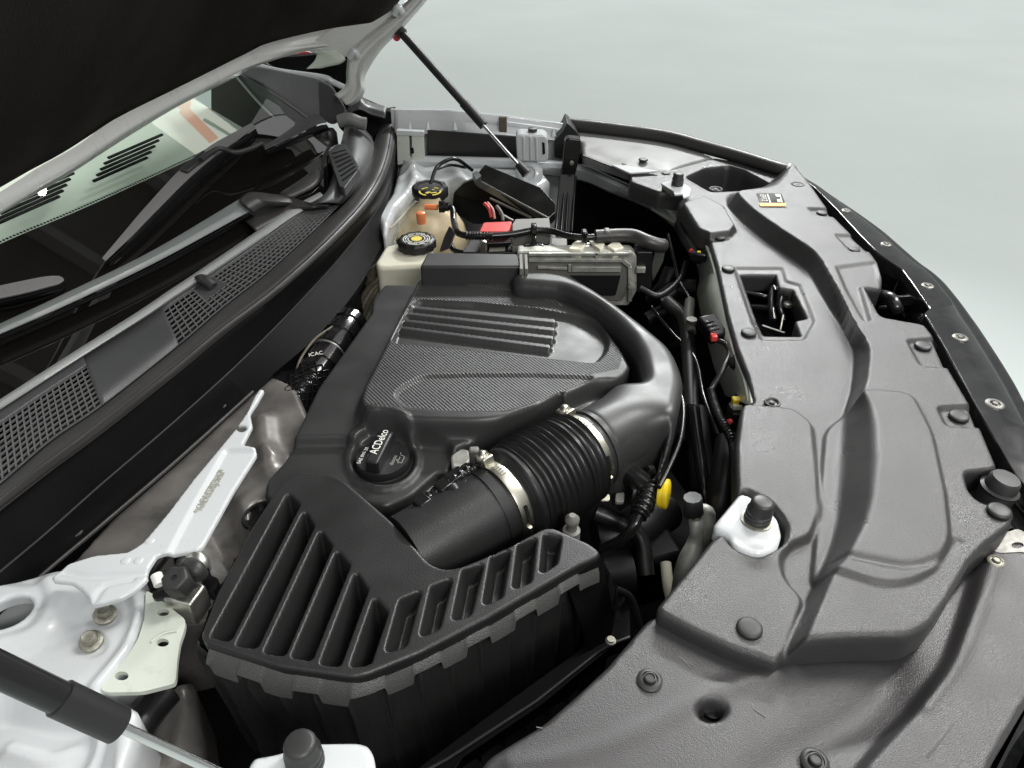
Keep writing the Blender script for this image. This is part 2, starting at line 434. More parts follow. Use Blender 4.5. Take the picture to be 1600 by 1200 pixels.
M['primer'] = material('thin_white_overspray', (0.62, 0.66, 0.58), 0.35, dirt=(0.34, 0.34, 0.30), dirt_scale=30, dirt_lo=0.55, dirt_hi=0.85)
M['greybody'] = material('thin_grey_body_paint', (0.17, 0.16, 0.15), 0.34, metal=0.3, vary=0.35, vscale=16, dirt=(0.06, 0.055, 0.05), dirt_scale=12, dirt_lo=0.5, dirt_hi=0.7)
M['silver'] = material('silver_primed_steel', (0.17, 0.17, 0.167), 0.5, metal=0.0, vary=0.08, vscale=12)
M['steel'] = material('worn_steel', (0.55, 0.54, 0.50), 0.32, metal=0.9, vary=0.25, vscale=60)
M['bolt'] = material('tarnished_bolt', (0.30, 0.29, 0.24), 0.45, metal=0.6, vary=0.35, vscale=150)
M['band'] = material('clamp_steel', (0.52, 0.50, 0.43), 0.34, metal=1.0, vary=0.08, vscale=40, rvary=.03)
M['cast'] = material('cast_aluminium', (0.45, 0.45, 0.41), 0.5, metal=0.4, grain=0.5, gscale=300, vary=0.3, vscale=50)
M['tank'] = material('translucent_tank', (0.80, 0.68, 0.46), 0.30, sub=0.6, vary=0.12, vscale=20)
M['tank2'] = material('cloudy_white_tank', (0.66, 0.64, 0.52), 0.35, sub=0.4, vary=0.1, vscale=20)
M['orange'] = material('orange_coolant', (0.80, 0.26, 0.10), 0.3, sub=0.3)
M['red'] = material('red_terminal_cover', (0.62, 0.055, 0.05), 0.42, grain=0.1)
M['redcar'] = material('red_paint', (0.65, 0.01, 0.015), 0.2, coat=0.5)
M['yellow'] = material('yellow_plastic', (0.80, 0.58, 0.02), 0.4, vary=0.1, vscale=60)
M['printw'] = material('white_print', (0.80, 0.80, 0.74), 0.5)
M['printy'] = material('yellow_print', (0.75, 0.62, 0.10), 0.5)
M['printg'] = material('grey_print', (0.28, 0.27, 0.24), 0.5)
M['printv'] = material('stamped_print', (0.36, 0.35, 0.28), 0.5)
M['printo'] = material('orange_print', (0.85, 0.42, 0.04), 0.5)
M['insul'] = material('hood_insulation', (0.020, 0.0165, 0.0145), 0.9, spec=0.1, grain=0.6, gscale=200, gdist=.001, vary=0.35, vscale=7)
M['cap'] = material('bumper_rubber', (0.028, 0.029, 0.028), 0.45, grain=0.1)
M['greyp'] = material('grey_plastic', (0.16, 0.155, 0.14), 0.5, grain=0.2, vary=0.12)
M['chrome'] = material('polished_rod', (0.7, 0.7, 0.7), 0.12, metal=1.0)
M['floor'] = material('showroom_floor', (0.82, 0.89, 0.865), 0.8, spec=0.05, vary=0.03, vscale=0.8, rvary=0.05)
M['brownhose'] = material('dusty_hose', (0.10, 0.085, 0.06), 0.5, vary=0.3, vscale=60)
M['creamclip'] = material('cream_plastic', (0.75, 0.72, 0.58), 0.45)
M['glass'] = material('tinted_glass', (0.007, 0.006, 0.0055), 0.02, spec=1.0, ior=1.6, rvary=0.0)
M['dash'] = material('pale_dashboard', (0.78, 0.82, 0.72), 0.6, vary=.1, vscale=4)
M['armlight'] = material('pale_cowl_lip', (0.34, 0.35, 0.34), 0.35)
def clear():
    m = bpy.data.materials.new('clear_tinted_glass'); m.use_nodes = True; nt = m.node_tree; nt.nodes.clear(); N = nt.nodes.new
    o = N('ShaderNodeOutputMaterial'); t = N('ShaderNodeBsdfTransparent'); t.inputs[0].default_value = (.76, .86, .81, 1)
    g = N('ShaderNodeBsdfGlossy'); g.inputs['Roughness'].default_value = .01; f = N('ShaderNodeFresnel'); f.inputs[0].default_value = 1.6
    mx = N('ShaderNodeMixShader'); nt.links.new(f.outputs[0], mx.inputs[0]); nt.links.new(t.outputs[0], mx.inputs[1]); nt.links.new(g.outputs[0], mx.inputs[2]); nt.links.new(mx.outputs[0], o.inputs[0])
    return m
M['clear'] = clear()
M['trimgrey'] = material('grey_trim', (0.15, 0.15, 0.155), 0.4, vary=0.06)
M['armgrey'] = material('satin_grey_arm', (0.17, 0.185, 0.18), 0.34, vary=0.05)

M['wall'] = material('shaded_matt_black', (0.005, 0.005, 0.0055), 0.5, spec=0.12)  # shade of the cowl wall facing the bay, put into the colour
M['corner'] = material('corner_grained_plastic', (0.040, 0.038, 0.039), 0.34, spec=0.6, grain=0.9, gscale=950, gdist=0.0005, vary=0.12, vscale=7)
M['rail'] = material('silver_white_paint', (0.66, 0.66, 0.64), 0.3, coat=.2, vary=.05)
M['ceil'] = material('dark_ceiling', (0.03, 0.029, 0.027), 0.7)
def emit(name, col, s):
    m = bpy.data.materials.new(name); m.use_nodes = True; nt = m.node_tree; nt.nodes.clear()
    o = nt.nodes.new('ShaderNodeOutputMaterial'); e = nt.nodes.new('ShaderNodeEmission'); e.inputs[0].default_value = (*col, 1); e.inputs[1].default_value = s
    nt.links.new(e.outputs[0], o.inputs[0]); return m
M['glowwhite'] = emit('banner_glow', (1, .95, .86), 3.2)  # glow added to the banner so that its reflection comes out bright
M['gloworange'] = emit('banner_glow_orange', (1, .16, .03), 3.0)
M['spot'] = emit('lit_spot', (1, 1, .95), 60.0)
M['dashd'] = material('dark_inner_trim', (0.06, 0.055, 0.045), 0.6, vary=.3, vscale=10)
M['mesh'] = material('vent_mesh_plastic', (0.12, 0.12, 0.12), 0.4)
M['beam'] = material('grey_roof_beam', (0.16, 0.15, 0.14), 0.7)
M['boxbody'] = material('airbox_body_plastic', (0.026, 0.0265, 0.026), 0.33, grain=.2, vary=.15)
M['bladeface'] = material('satin_blade', (0.19, 0.185, 0.185), 0.38, grain=.2, vary=.05)
M['screwm'] = material('dull_grey_screw', (0.17, 0.165, 0.15), 0.42, metal=0.4, vary=0.3, vscale=150)

# ------------------------------------------------------------------ setting
mk('floor', [(-30, -30, 0), (30, -30, 0), (30, 40, 0), (-30, 40, 0)], [(0, 1, 2, 3)], M['floor'], smooth=False)
props(bpy.data.objects['floor'], kind='structure')

cl_ = mk('ceiling', [(-3.5, 1.3, 4.3), (0.7, 1.3, 4.3), (0.15, 4.7, 4.3), (-.3, 4.85, 4.3), (-.3, 7.6, 4.3), (-3.5, 7.6, 4.3)], [(5, 4, 3, 2, 1, 0)], M['ceil'], smooth=False); props(cl_, kind='structure')  # unseen piece of ceiling, outline shaped to darken the windscreen's reflection
for k in range(6):
    bm_ = box('ceiling_beam', (-2.15, 1.7 + .95 * k, 4.22), (3.6, .07, .12), M['beam'], None, bevel=0); props(bm_, kind='structure')
lb = thing('glowing_banner', (-.42, 5.15, 4.15), 'white banner with orange shapes, glow added, seen only as a reflection in the windscreen', 'banner')
box('banner_face', (-.45, 5.20, 4.15), (.86, .50, .03), M['glowwhite'], lb, (1, .02, 0), (-.02, 1, 0), bevel=0)
box('banner_orange', (-.62, 5.20, 4.13), (.30, .10, .03), M['gloworange'], lb, (1, -.25, 0), (.25, 1, 0), bevel=0)
box('banner_orange', (-.80, 5.30, 4.13), (.12, .14, .03), M['gloworange'], lb, (1, .4, 0), (-.4, 1, 0), bevel=0)
box('banner_dark', (-.42, 5.33, 4.13), (.40, .02, .03), M['ceil'], lb, (1, .2, 0), (-.2, 1, 0), bevel=0)
box('banner_orange', (-.27, 5.08, 4.13), (.26, .13, .03), M['gloworange'], lb, (1, .2, 0), (-.2, 1, 0), bevel=0)
box('banner_dark', (-.10, 5.02, 4.13), (.10, .12, .03), M['ceil'], lb, (1, .5, 0), (-.5, 1, 0), bevel=0)
sp_ = lathe('ceiling_spotlight', [(.024, 0), (.024, .03)], (-1.11, 3.83, 4.15), M['spot'], None, n=20); props(sp_, 'small bright ceiling spotlight, seen only as a glint in the windscreen', 'spotlight')

# ------------------------------------------------------------------ the car's body shell round the bay
body = thing('open_white_car', (0.2, 1.1, 0.0), 'white car shell framing the open engine bay, bare paint at both strut towers', 'car')
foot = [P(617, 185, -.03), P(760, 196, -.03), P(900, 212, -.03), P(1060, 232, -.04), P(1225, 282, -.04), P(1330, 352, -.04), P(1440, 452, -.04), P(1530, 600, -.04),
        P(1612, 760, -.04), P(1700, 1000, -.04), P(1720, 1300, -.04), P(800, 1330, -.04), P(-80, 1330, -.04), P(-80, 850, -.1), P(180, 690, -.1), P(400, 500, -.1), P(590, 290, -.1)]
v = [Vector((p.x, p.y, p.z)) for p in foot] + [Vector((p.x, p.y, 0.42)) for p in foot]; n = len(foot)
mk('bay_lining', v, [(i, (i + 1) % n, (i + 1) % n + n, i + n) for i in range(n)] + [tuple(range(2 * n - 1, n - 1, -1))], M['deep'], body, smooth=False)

# ------------------------------------------------------------------ radiator cover (large grained panel)
cov = thing('radiator_cover', P(1300, 700, -0.02), 'large grained black plastic cover over the radiator, wavy step along its middle', 'cover')
Z_ = .034
cover_out = [(1022, 955, .008), (1114, 842, .008), (1132, 832, .008), (1144, 856, .008), (1185, 872, .008), (1226, 850, .008), (1230, 820, .008), (1205, 788, .008), (1165, 766, .008), (1152, 772, .008), (1150, 700, .008), (1158, 636, .008), (1178, 628),
             (1168, 585), (1152, 546), (1136, 490), (1120, 414), (1108, 374), (1090, 367), (1059, 316), (1072, 304), (1040, 300), (1030, 300), (985, 284), (984, 270), (1052, 264), (1116, 246), (1150, 252), (1214, 266), (1238, 272, .01),
             (1268, 292, .03), (1300, 334, Z_), (1336, 370, Z_), (1358, 390, Z_), (1372, 408, Z_), (1379, 430, Z_), (1380, 447, Z_), (1350, 444, Z_), (1377, 494, Z_), (1446, 506, Z_), (1462, 528, Z_), (1482, 572, Z_), (1520, 636, Z_), (1561, 732, Z_),
             (1508, 737, Z_), (1516, 768, Z_), (1534, 784, Z_), (1562, 789, Z_), (1584, 806, Z_), (1582, 820, Z_), (1542, 850, Z_), (1516, 878, Z_), (1482, 938, Z_), (1456, 974, Z_), (1424, 992, Z_), (1330, 994, Z_), (1232, 1000, Z_), (1214, 1038, .008), (1140, 1014, .008), (1080, 986, .008)]
crest = [(1136, 297), (1184, 332), (1216, 350), (1252, 382), (1268, 406), (1292, 450), (1312, 494), (1336, 534), (1344, 558), (1346, 574), (1342, 594), (1348, 612), (1362, 630), (1374, 664), (1378, 720), (1370, 784), (1358, 820), (1324, 880), (1296, 905), (1260, 955), (1228, 1006), (1236, 1060), (1424, 1060), (1700, 1000), (1700, 700), (1500, 300), (1250, 240), (1220, 296)]
footc = [(1128, 303), (1136, 326), (1160, 350), (1192, 376), (1240, 408), (1260, 424), (1292, 480), (1318, 520), (1332, 552), (1330, 588), (1326, 616), (1308, 672), (1303, 728), (1299, 816), (1290, 866), (1256, 938), (1214, 1030), (1210, 1110), (1424, 1120), (1760, 1060), (1760, 700), (1540, 280), (1260, 200), (1200, 290)]
lobe = [(1300, 640), (1345, 606), (1425, 612), (1458, 676), (1478, 770), (1486, 840), (1468, 885), (1425, 908), (1380, 912), (1322, 893), (1280, 880), (1290, 760)]
feats = [('ramp', crest, 0.034, footc, 0.0, 0.034, 0.06),
         ('pad', [(1150, 630), (1240, 637), (1270, 660), (1278, 740), (1281, 800), (1268, 838), (1232, 852), (1220, 872), (1225, 902), (1258, 938), (1212, 1060), (980, 990), (1090, 800)], 0.008, 0.010, 0.009, 0.012),
         ('pad', lobe, 0.038, 0.005, 0.007, 0.02),
         ('ridge', [(1300, 902), (1340, 912), (1400, 922), (1450, 910), (1480, 880)], -0.003, 0.005),
         ('pad', [(1064, 318), (1100, 306), (1132, 322), (1150, 352), (1142, 362), (1092, 368)], 0.012, 0.014, 0.010, 0.006),
         ('pad', [(1074, 277), (1104, 263), (1138, 259), (1162, 266), (1214, 294), (1150, 297), (1112, 299)], 0.0, -0.085, 0.012, 0.01),
         ('pad', [(1262, 324), (1296, 325), (1308, 338), (1276, 337)], 0.034, -0.006, 0.008, 0.004),
         ('pad', [(1306, 366), (1352, 366), (1366, 392), (1330, 392)], 0.034, -0.005, 0.008, 0.004),
         ('pad', [(1308, 416), (1368, 408), (1384, 446), (1344, 446), (1360, 500), (1350, 500), (1322, 450)], 0.034, -0.005, 0.009, 0.006),
         ('pad', [(1418, 530), (1475, 526), (1500, 574), (1440, 570)], 0.034, -0.007, 0.010, 0.008),
         ('pad', [(1466, 635), (1530, 632), (1548, 666), (1480, 664)], 0.034, -0.007, 0.010, 0.008),
         ('pad', [(1147, 418), (1222, 418), (1228, 438), (1250, 444), (1272, 500), (1256, 530), (1190, 530), (1176, 502)], 0.0, -0.004, 0.010, 0.006),
         ('pad', [(1192, 640), (1216, 622), (1224, 640)], 0.0, 0.0, 0.01, 0.0),
         ('ridge', [(1130, 470), (1240, 540), (1310, 560)], 0.0, 0.02)]
hole1 = [(1158, 426), (1213, 426), (1218, 446), (1240, 450), (1262, 494), (1243, 498), (1252, 522), (1194, 521), (1184, 500)]
sculpt('cover_panel', cover_out, M['cover'], cov, 0.0, feats, res=0.0022, roll=0.006, skirt=0.035, rad=0.010, holes=[hole1], hskirt=0.03)

clipv, clipf = lathe_data([(0.0125, -0.001), (0.0125, 0.0012), (0.0118, 0.0026), (0.0095, 0.0034), (0.004, 0.0038)], n=24)
clip_me = bpy.data.meshes.new('push_clip'); clip_me.from_pydata([tuple(q) for q in clipv], [], clipf); clip_me.materials.append(M['black2'] if 'black2' in M else M['cap']); clip_me.polygons.foreach_set('use_smooth', [True] * len(clip_me.polygons))
def clip(px, py, z, parent, s=1.0, name='push_clip'):
    o = link(name, clip_me, None, parent, P(px, py, z)); o.scale = (s, s, s); return o
for px, py, z, s in [(1124, 371, 0.002, .95), (1138, 420, 0.002, .95), (1170, 520, 0.002, .95), (1171, 982, 0.011, 1.0), (1284, 333, 0.029, .85), (1334, 390, 0.030, .85), (1442, 541, 0.029, .95), (1498, 651, 0.029, .98), (1561, 799, 0.036, .98), (1040, 271, 0.0, .8)]:
    clip(px, py, z, cov, s)
def ring_clip(px, py, z, parent, s=1.0):
    o = lathe('ring_clip', [(0.008, 0), (0.012, 0.0), (0.0135, 0.0025), (0.0125, 0.0045), (0.0095, 0.004), (0.008, 0.0015), (0.0045, 0.001), (0.004, 0.004), (0.002, 0.0045)], P(px, py, z), M['cap'], parent, n=22)
    o.scale = (s, s, s); return o
ring_clip(1206, 631, 0.001, cov, .85); ring_clip(1118, 298, -0.004, cov, 1.15); ring_clip(1246, 291, 0.030, cov, 1.1)

# little black and orange sticker
stk = plate('warning_sticker', [(1182, 302, .0355), (1221, 302, .0355), (1227, 318, .0355), (1188, 318, .0355)], M['shiny'], cov, thick=0.0006, bevel=0, rad=0.001)
plate('orange_strip', [(1186, 317, .0362), (1227, 317, .0362), (1228, 322, .0362), (1188, 322, .0362)], M['printo'], stk, thick=0.0005, bevel=0, rad=0.001)
sx_, sy_ = P(1221, 302, .036) - P(1182, 302, .036), P(1182, 302, .036) - P(1188, 318, .036)
text('lettering', 'EV12', P(1193, 309, .0364), -sy_, sx_, 0.017, M['printw'], stk)
for a, b in (((1199, 303), (1204, 317)), ((1218, 303), (1222, 316))):
    v, f = barvf(P(*a, .0365), P(*b, .0365), 0.0022, 0.0003); merge('print_line', [(v, f)], M['printw'], stk)
plate('print_mark', [(1211, 303, .0364), (1217, 303, .0364), (1219, 307, .0364), (1213, 307, .0364)], M['printw'], stk, thick=.0003, bevel=0, rad=.001)
plate('print_mark', [(1214, 311, .0364), (1218, 311, .0364), (1220, 315, .0364), (1215, 315, .0364)], M['printw'], stk, thick=.0003, bevel=0, rad=.001)

# hood latch seen through the opening
latch = thing('hood_latch', P(1215, 480, -0.06), 'black metal hood latch seen through the stepped opening in the radiator cover', 'latch')
box('base_plate', P(1215, 505, -0.075), (0.09, 0.13, 0.008), M['shiny'], latch)
tube('release_cable', [P(1160, 456, -.03), P(1190, 462, -.03), P(1205, 470, -.035), P(1210, 500, -.04)], 0.004, M['shiny'], latch)
tube('latch_hook', [P(1206, 500, -.05), P(1204, 470, -.03), P(1208, 450, -.02), P(1212, 456, -.02)], 0.0055, M['shiny'], latch)
tube('latch_hook', [P(1225, 500, -.05), P(1218, 478, -.03), P(1222, 462, -.02), P(1228, 466, -.02)], 0.0055, M['shiny'], latch)
bar('lever', P(1219, 516, -.03), P(1224, 492, -.02), 0.003, 0.003, M['bolt'], latch)
bar('lever', P(1190, 510, -.05), P(1226, 522, -.05), 0.006, 0.006, M['black'], latch)
tube('return_spring', [P(1170, 480, -.04), P(1202, 482, -.04)], lambda t: 0.006 + 0.0012 * math.sin(t * 70), M['shiny'], latch, m=90, n=8)
lathe('pivot_bolt', [(0.009, 0), (0.009, 0.006), (0.005, 0.007)], P(1231, 478, -.03), M['steel'], latch, n=6)

# secondary release handle in the front notch
hk = thing('hood_release_handle', P(1405, 480, -0.02), 'black hood release handle with square paddle poking out of the front notch', 'handle')
tube('arm', [P(1356, 452, -.02), P(1372, 461, 0.0), P(1390, 466, .012), P(1398, 478, .008), P(1402, 486, 0.0)], 0.011, M['shiny'], hk)
plate('paddle', [(1402, 464, .02), (1426, 462, .02), (1428, 478, .0), (1400, 478, .0)], M['shiny'], hk, thick=0.012, d=(0.2, 1, -.3), rad=0.005, bevel=0.002)
plate('paddle_stem', [(1400, 478, .0), (1426, 478, .0), (1414, 496, -.05), (1400, 490, -.05)], M['black'], hk, thick=0.01, d=(0.2, 1, -.3), rad=0.002)
bar('striker_bar', P(1412, 488, -.03), P(1424, 502, -.03), 0.007, 0.007, M['steel'], hk)
plate('bracket', [(1388, 430, -.02), (1400, 440, -.02), (1402, 451, -.02), (1390, 441, -.02)], M['silver'], hk, thick=.002, bevel=0, rad=0)
tube('link_rod', [P(1374, 481, -.02), P(1392, 481, -.01), P(1398, 490, -.02)], 0.003, M['steel'], hk)

# ------------------------------------------------------------------ gloss black strip over the grille
strip = thing('front_trim_strip', P(1450, 480, -0.3), 'scuffed gloss black trim strip curving round the nose, with flat screws', 'trim strip')
outer = [(1238, 266), (1280, 289), (1320, 314), (1384, 358), (1440, 406), (1474, 432), (1502, 464), (1542, 518), (1580, 576), (1606, 622), (1680, 770), (1720, 870)]
inner = [(1240, 270), (1274, 292), (1308, 328), (1340, 366), (1380, 402), (1406, 420), (1422, 440), (1450, 478), (1443, 490), (1476, 545), (1515, 624), (1545, 688), (1580, 738), (1606, 750), (1700, 860)]
po = [(1238, 266), (1280, 289), (1320, 314), (1352, 335), (1384, 358), (1412, 382), (1440, 406), (1462, 422), (1480, 438), (1502, 464), (1522, 490), (1542, 518), (1580, 576), (1606, 622), (1680, 770), (1720, 870)]
pi_ = [(1236, 268), (1272, 292), (1306, 326), (1324, 346), (1344, 368), (1366, 390), (1384, 404), (1408, 420), (1424, 442), (1452, 482), (1443, 490), (1462, 520), (1482, 555), (1520, 626), (1586, 742), (1690, 860)]
def idx_lin(L, z, k=8):
    q = [P(x, y, z) for x, y in L]; out = []
    for i in range(len(q) - 1): out += [q[i].lerp(q[i + 1], t / k) for t in range(k)]
    return out + [q[-1]]
def idx_cat(L, z, k=8):
    q = [P(x, y, z) for x, y in L]; q = [q[0] * 2 - q[1]] + q + [q[-1] * 2 - q[-2]]; out = []
    for i in range(1, len(q) - 2):
        a, b, c, d = q[i - 1:i + 3]
        for t in range(k):
            t = t / k; out.append(.5 * (2 * b + (c - a) * t + (2 * a - 5 * b + 4 * c - d) * t * t + (3 * b - a - 3 * c + d) * t ** 3))
    return out + [q[-2]]
i3, o3 = idx_lin(pi_, .024), idx_cat(po, .018)
o_i = idx_cat([(x - 3, y + 2) for x, y in po], .018)
mixr = lambda t, dz=0: [a_.lerp(b_, t) + Vector((0, 0, dz)) for a_, b_ in zip(i3, o3)]
rows = [mixr(0, -.08), mixr(0, -.0025), mixr(.02, 0), mixr(.3, .001), mixr(.66, .001), mixr(.72, -.003), mixr(.78, -.0045), mixr(.86, -.003), mixr(.95, -.0045), mixr(1.0, -.012), mixr(1.0, -.04), mixr(1.04, -.12), mixr(1.0, -.42)]
v = [q for r_ in rows for q in r_]; n = len(i3)
mk('strip_panel', v, [(i * n + j, i * n + j + 1, (i + 1) * n + j + 1, (i + 1) * n + j) for i in range(len(rows) - 1) for j in range(n - 1)], M['gloss'], strip, bevel=.0012, angle=40)
for px, py, s in [(1322, 329, .8), (1384, 382, .85), (1449, 447, .9), (1500, 528, 1.0), (1554, 632, 1.05)]:
    o = lathe('trim_screw', [(0.0115, -.002), (0.0115, 0.001), (0.0100, 0.0022), (0.0062, 0.0022), (0.0056, 0.0005), (0.0035, 0.0005), (0.0032, 0.003), (0.001, 0.003)], P(px, py, .0225), M['screwm'], strip, n=20)
    o.scale = (s, s, s)
# grille ribs visible in the dark gap
gr = thing('grille_insert', P(1430, 500, -0.12), 'shiny black ribbed grille insert down in the gap behind the trim strip', 'grille')
for k in range(3):
    off = 10 * k
    loft('grille_rib', [[P(x - 6 - off, y + 2 + off * .3, -.03 - .008 * k) for x, y in [(1290, 320), (1350, 384), (1420, 460), (1470, 545), (1530, 670), (1575, 760)]], [P(x - 12 - off, y + 4 + off * .3, -.033 - .008 * k) for x, y in [(1290, 320), (1350, 384), (1420, 460), (1470, 545), (1530, 670), (1575, 760)]]], M['shiny'], gr, solid=.004)

# ------------------------------------------------------------------ near corner cover (bottom right)
nc = thing('corner_cover', P(1300, 1100, -0.05), 'grey grained corner cover at the near headlight with one deep round hole', 'cover')
nc_out = [(760, 1185), (800, 1160), (850, 1130), (905, 1082), (950, 1040), (1014, 966), (1040, 960), (1140, 1000), (1240, 1010), (1430, 985), (1500, 900), (1536, 862), (1556, 858), (1590, 856), (1620, 870), (1640, 1020), (1604, 1100), (1545, 1200), (1520, 1260), (720, 1260)]
feats = [('ridge', [(800, 1200), (900, 1180), (1000, 1142), (1100, 1090), (1180, 1060), (1240, 1045)], 0.003, 0.010),
         ('ridge', [(1130, 1290), (1190, 1220), (1280, 1160), (1370, 1100), (1400, 1030)], -0.006, 0.020),
         ('pad', [(1524, 900), (1500, 980), (1476, 1050), (1420, 1120), (1340, 1205), (1300, 1300), (1600, 1300), (1700, 1000), (1640, 850), (1550, 840)], 0.0, 0.011, 0.014, 0.02),
         ('ridge', [(1540, 880), (1545, 900), (1500, 1020), (1440, 1110)], 0.002, 0.008),
         ('pad', circ(1112, 1110, 25, 17, 20), 0.0, -0.004, 0.006, 0),
         ('fn', lambda x, y: -0.02 * smooth((0.26 - y) / 0.25))]
sculpt('cover_panel', nc_out, M['corner'], nc, -0.010, feats, res=0.0026, roll=0.005, skirt=0.05, rad=0.008, holes=[circ(1112, 1110, 20, 14, 22)], hrad=0, hskirt=.03)
lathe('sunken_screw', [(0.018, 0), (0.018, .002), (.009, .003), (.009, .008), (.004, .009)], P(1112, 1116, -.036), M['shiny'], nc, n=20)
def screw(px, py, z, parent, s=1.0, mat='cap'):
    o = lathe('cover_screw', [(0.015, -.001), (0.015, .001), (.0125, .003), (.010, .0032), (.0095, .0015), (.0075, .0015), (.0070, .0065), (.0055, .007), (.005, .0055), (.0025, .0055)], P(px, py, z), M[mat], parent, n=22)
    o.scale = (s, s, s); return o
screw(1015, 1063, -.009, nc, .80); screw(1273, 1190, -.012, nc, .8); screw(1556, 877, .002, nc, .6, 'bolt')
bar('slot_mark', P(1490, 1130, .0005), P(1448, 1185, .0005), 0.0025, 0.0012, M['black'], nc)
for (xa, ya, xb, yb_) in [(1060, 1026, 1082, 1040), (1068, 1032, 1080, 1044), (838, 1136, 848, 1138), (1178, 1108, 1196, 1120)]:
    bar('scratch_mark', P(xa, ya, -.0097), P(xb, yb_, -.0097), 0.0007, 0.0006, M['greyp'], nc, bevel=0)
# outer black edge of bumper at the corner
loft('bumper_edge', [[P(1640, 1040, -.02), P(1604, 1110, -.03), P(1560, 1195, -.04), P(1530, 1260, -.05)], [P(1660, 1060, -.03), P(1624, 1130, -.04), P(1580, 1215, -.05), P(1550, 1280, -.05)], [P(1660, 1060, -.4), P(1624, 1130, -.4), P(1580, 1215, -.4), P(1550, 1280, -.4)]], M['gloss'], body, n=20)
# bracket metal between strip and corner
cb = thing('corner_bracket', P(1580, 850, -0.03), 'shiny dark steel bracket between trim strip and near corner cover', 'bracket')
holed_plate('bracket_plate', [(1536, 852), (1560, 836), (1590, 826), (1640, 850), (1640, 880), (1600, 862), (1560, 864)], [circ(1590, 852, 10, 5, 12)], M['screwm'], cb, z=0.002)
plate('bracket_arm', [(1500, 740), (1560, 735), (1600, 760), (1640, 800), (1640, 850), (1590, 830), (1560, 790), (1520, 785)], M['shiny'], cb, z=-0.008, thick=.006)

# ------------------------------------------------------------------ rubber hood bumpers on brackets
def bumper(parent, base, s=1.0, axis=(0, 0, 1), dark=False):
    return lathe('rubber_stop', [(0.0, -.004), (0.0150, -.004), (0.0155, .004), (.0140, .006), (.0150, .008), (.0150, .013), (.0130, .015), (.0165, .018), (.0165, .021), (.0145, .024), (.0140, .037), (.0120, .040), (.004, .041)][1:] if True else [], base, M['cap'], parent, axis, n=24).__class__ and None
def stop(parent, px, py, z, s=1.0, axis=(0, 0, 1)):
    o = lathe('rubber_stop', [(r * s, h * s * .82) for r, h in [(0.0150, -.004), (0.0155, .006), (.0140, .008), (.0152, .010), (.0152, .013), (.0135, .015), (.0150, .018), (.0150, .021), (.0136, .024), (.0132, .034), (.0120, .0375), (.009, .0388), (.002, .0392)]], P(px, py, z), M['cap'], parent, axis, n=26)
    return o
b1 = thing('hood_stop_bracket', P(1175, 830, -0.03), 'white steel tongue with a black rubber stop set in the radiator cover edge', 'bracket', 'white brackets with rubber hood stops')
sculpt('bracket_plate', [(1116, 818), (1156, 770), (1168, 772), (1200, 792), (1216, 810), (1222, 835), (1216, 854), (1190, 866), (1165, 862), (1146, 852), (1140, 836), (1118, 824)], M['white'], b1, 0.014, [('ridge', [(1110, 815), (1160, 845), (1220, 855)], -0.002, 0.006)], res=.0022, roll=.005, skirt=.016, rad=.006)
stop(b1, 1182, 813, .014, .95, (0.06, .0, 1)); lathe('washer', [(.017, 0), (.017, .0015), (.013, .002)], P(1182, 813, .0145), M['bolt'], b1)
b2 = thing('hood_stop_bracket', P(1058, 290, -0.03), 'small white bracket with rubber stop beside the far end of the radiator cover', 'bracket', 'white brackets with rubber hood stops')
plate('bracket_plate', [(1032, 286), (1046, 282), (1072, 288), (1080, 294), (1078, 305), (1068, 309), (1066, 303), (1054, 304), (1052, 298)], M['white'], b2, z=.018, thick=.004, rad=.003)
plate('bracket_leg', [(1034, 287, .017), (1052, 299, .017), (1050, 311, -.02), (1034, 306, -.02)], M['primer'], b2, thick=.003, d=(0, 1, 0), rad=.002)
stop(b2, 1058, 289, .018, .85)
b3 = thing('hood_stop_bracket', P(832, 240, -0.05), 'tall white ribbed bracket with rubber stop by the far gas strut foot', 'bracket', 'white brackets with rubber hood stops')
pts = [(806, 214), (812, 210), (850, 211), (856, 216), (857, 250), (852, 254), (812, 252), (808, 246)]
w = [PY(x, y, P(830, 256, -.03).y) for x, y in pts]
plate('bracket_plate', w, M['white'], b3, world=True, thick=.05, d=(0, 1, 0), rad=.006, bevel=.004)
for x in (818, 829, 838):
    tube('pressed_rib', [PY(x, 214, w[0].y - .001), PY(x + 1, 250, w[0].y - .001)], .004, M['white'], b3, n=8, m=6)
plate('slot', [PY(x, y, w[0].y - .002) for x, y in [(847, 222), (851, 224), (852, 240), (848, 242)]], M['deep'], b3, world=True, thick=.002, d=(0, 1, 0), rad=.001, bevel=0)
tp = (PY(832, 212, w[0].y + .025)); lathe('rubber_stop', [(.013, -.005), (.013, .008), (.011, .01), (.0115, .013), (.0115, .019), (.004, .02)], tp, M['cap'], b3, n=20)
b4 = thing('hood_stop_bracket', P(500, 1190, -0.05), 'white bracket with black rubber stop cut off by the bottom edge of the picture', 'bracket', 'white brackets with rubber hood stops')
sculpt('bracket_plate', [(388, 1196), (396, 1183), (425, 1178), (440, 1174), (470, 1163), (488, 1160), (556, 1159), (574, 1163), (584, 1180), (588, 1230), (560, 1290), (430, 1290), (380, 1240)], M['white'], b4, 0.02, res=.0025, roll=.004, skirt=.03, rad=.004)
stop(b4, 478, 1192, .02, 1.0)
b5 = thing('hood_stop', P(1552, 775, -0.01), 'black screw-in rubber hood stop in the front notch of the radiator cover', 'rubber stop')
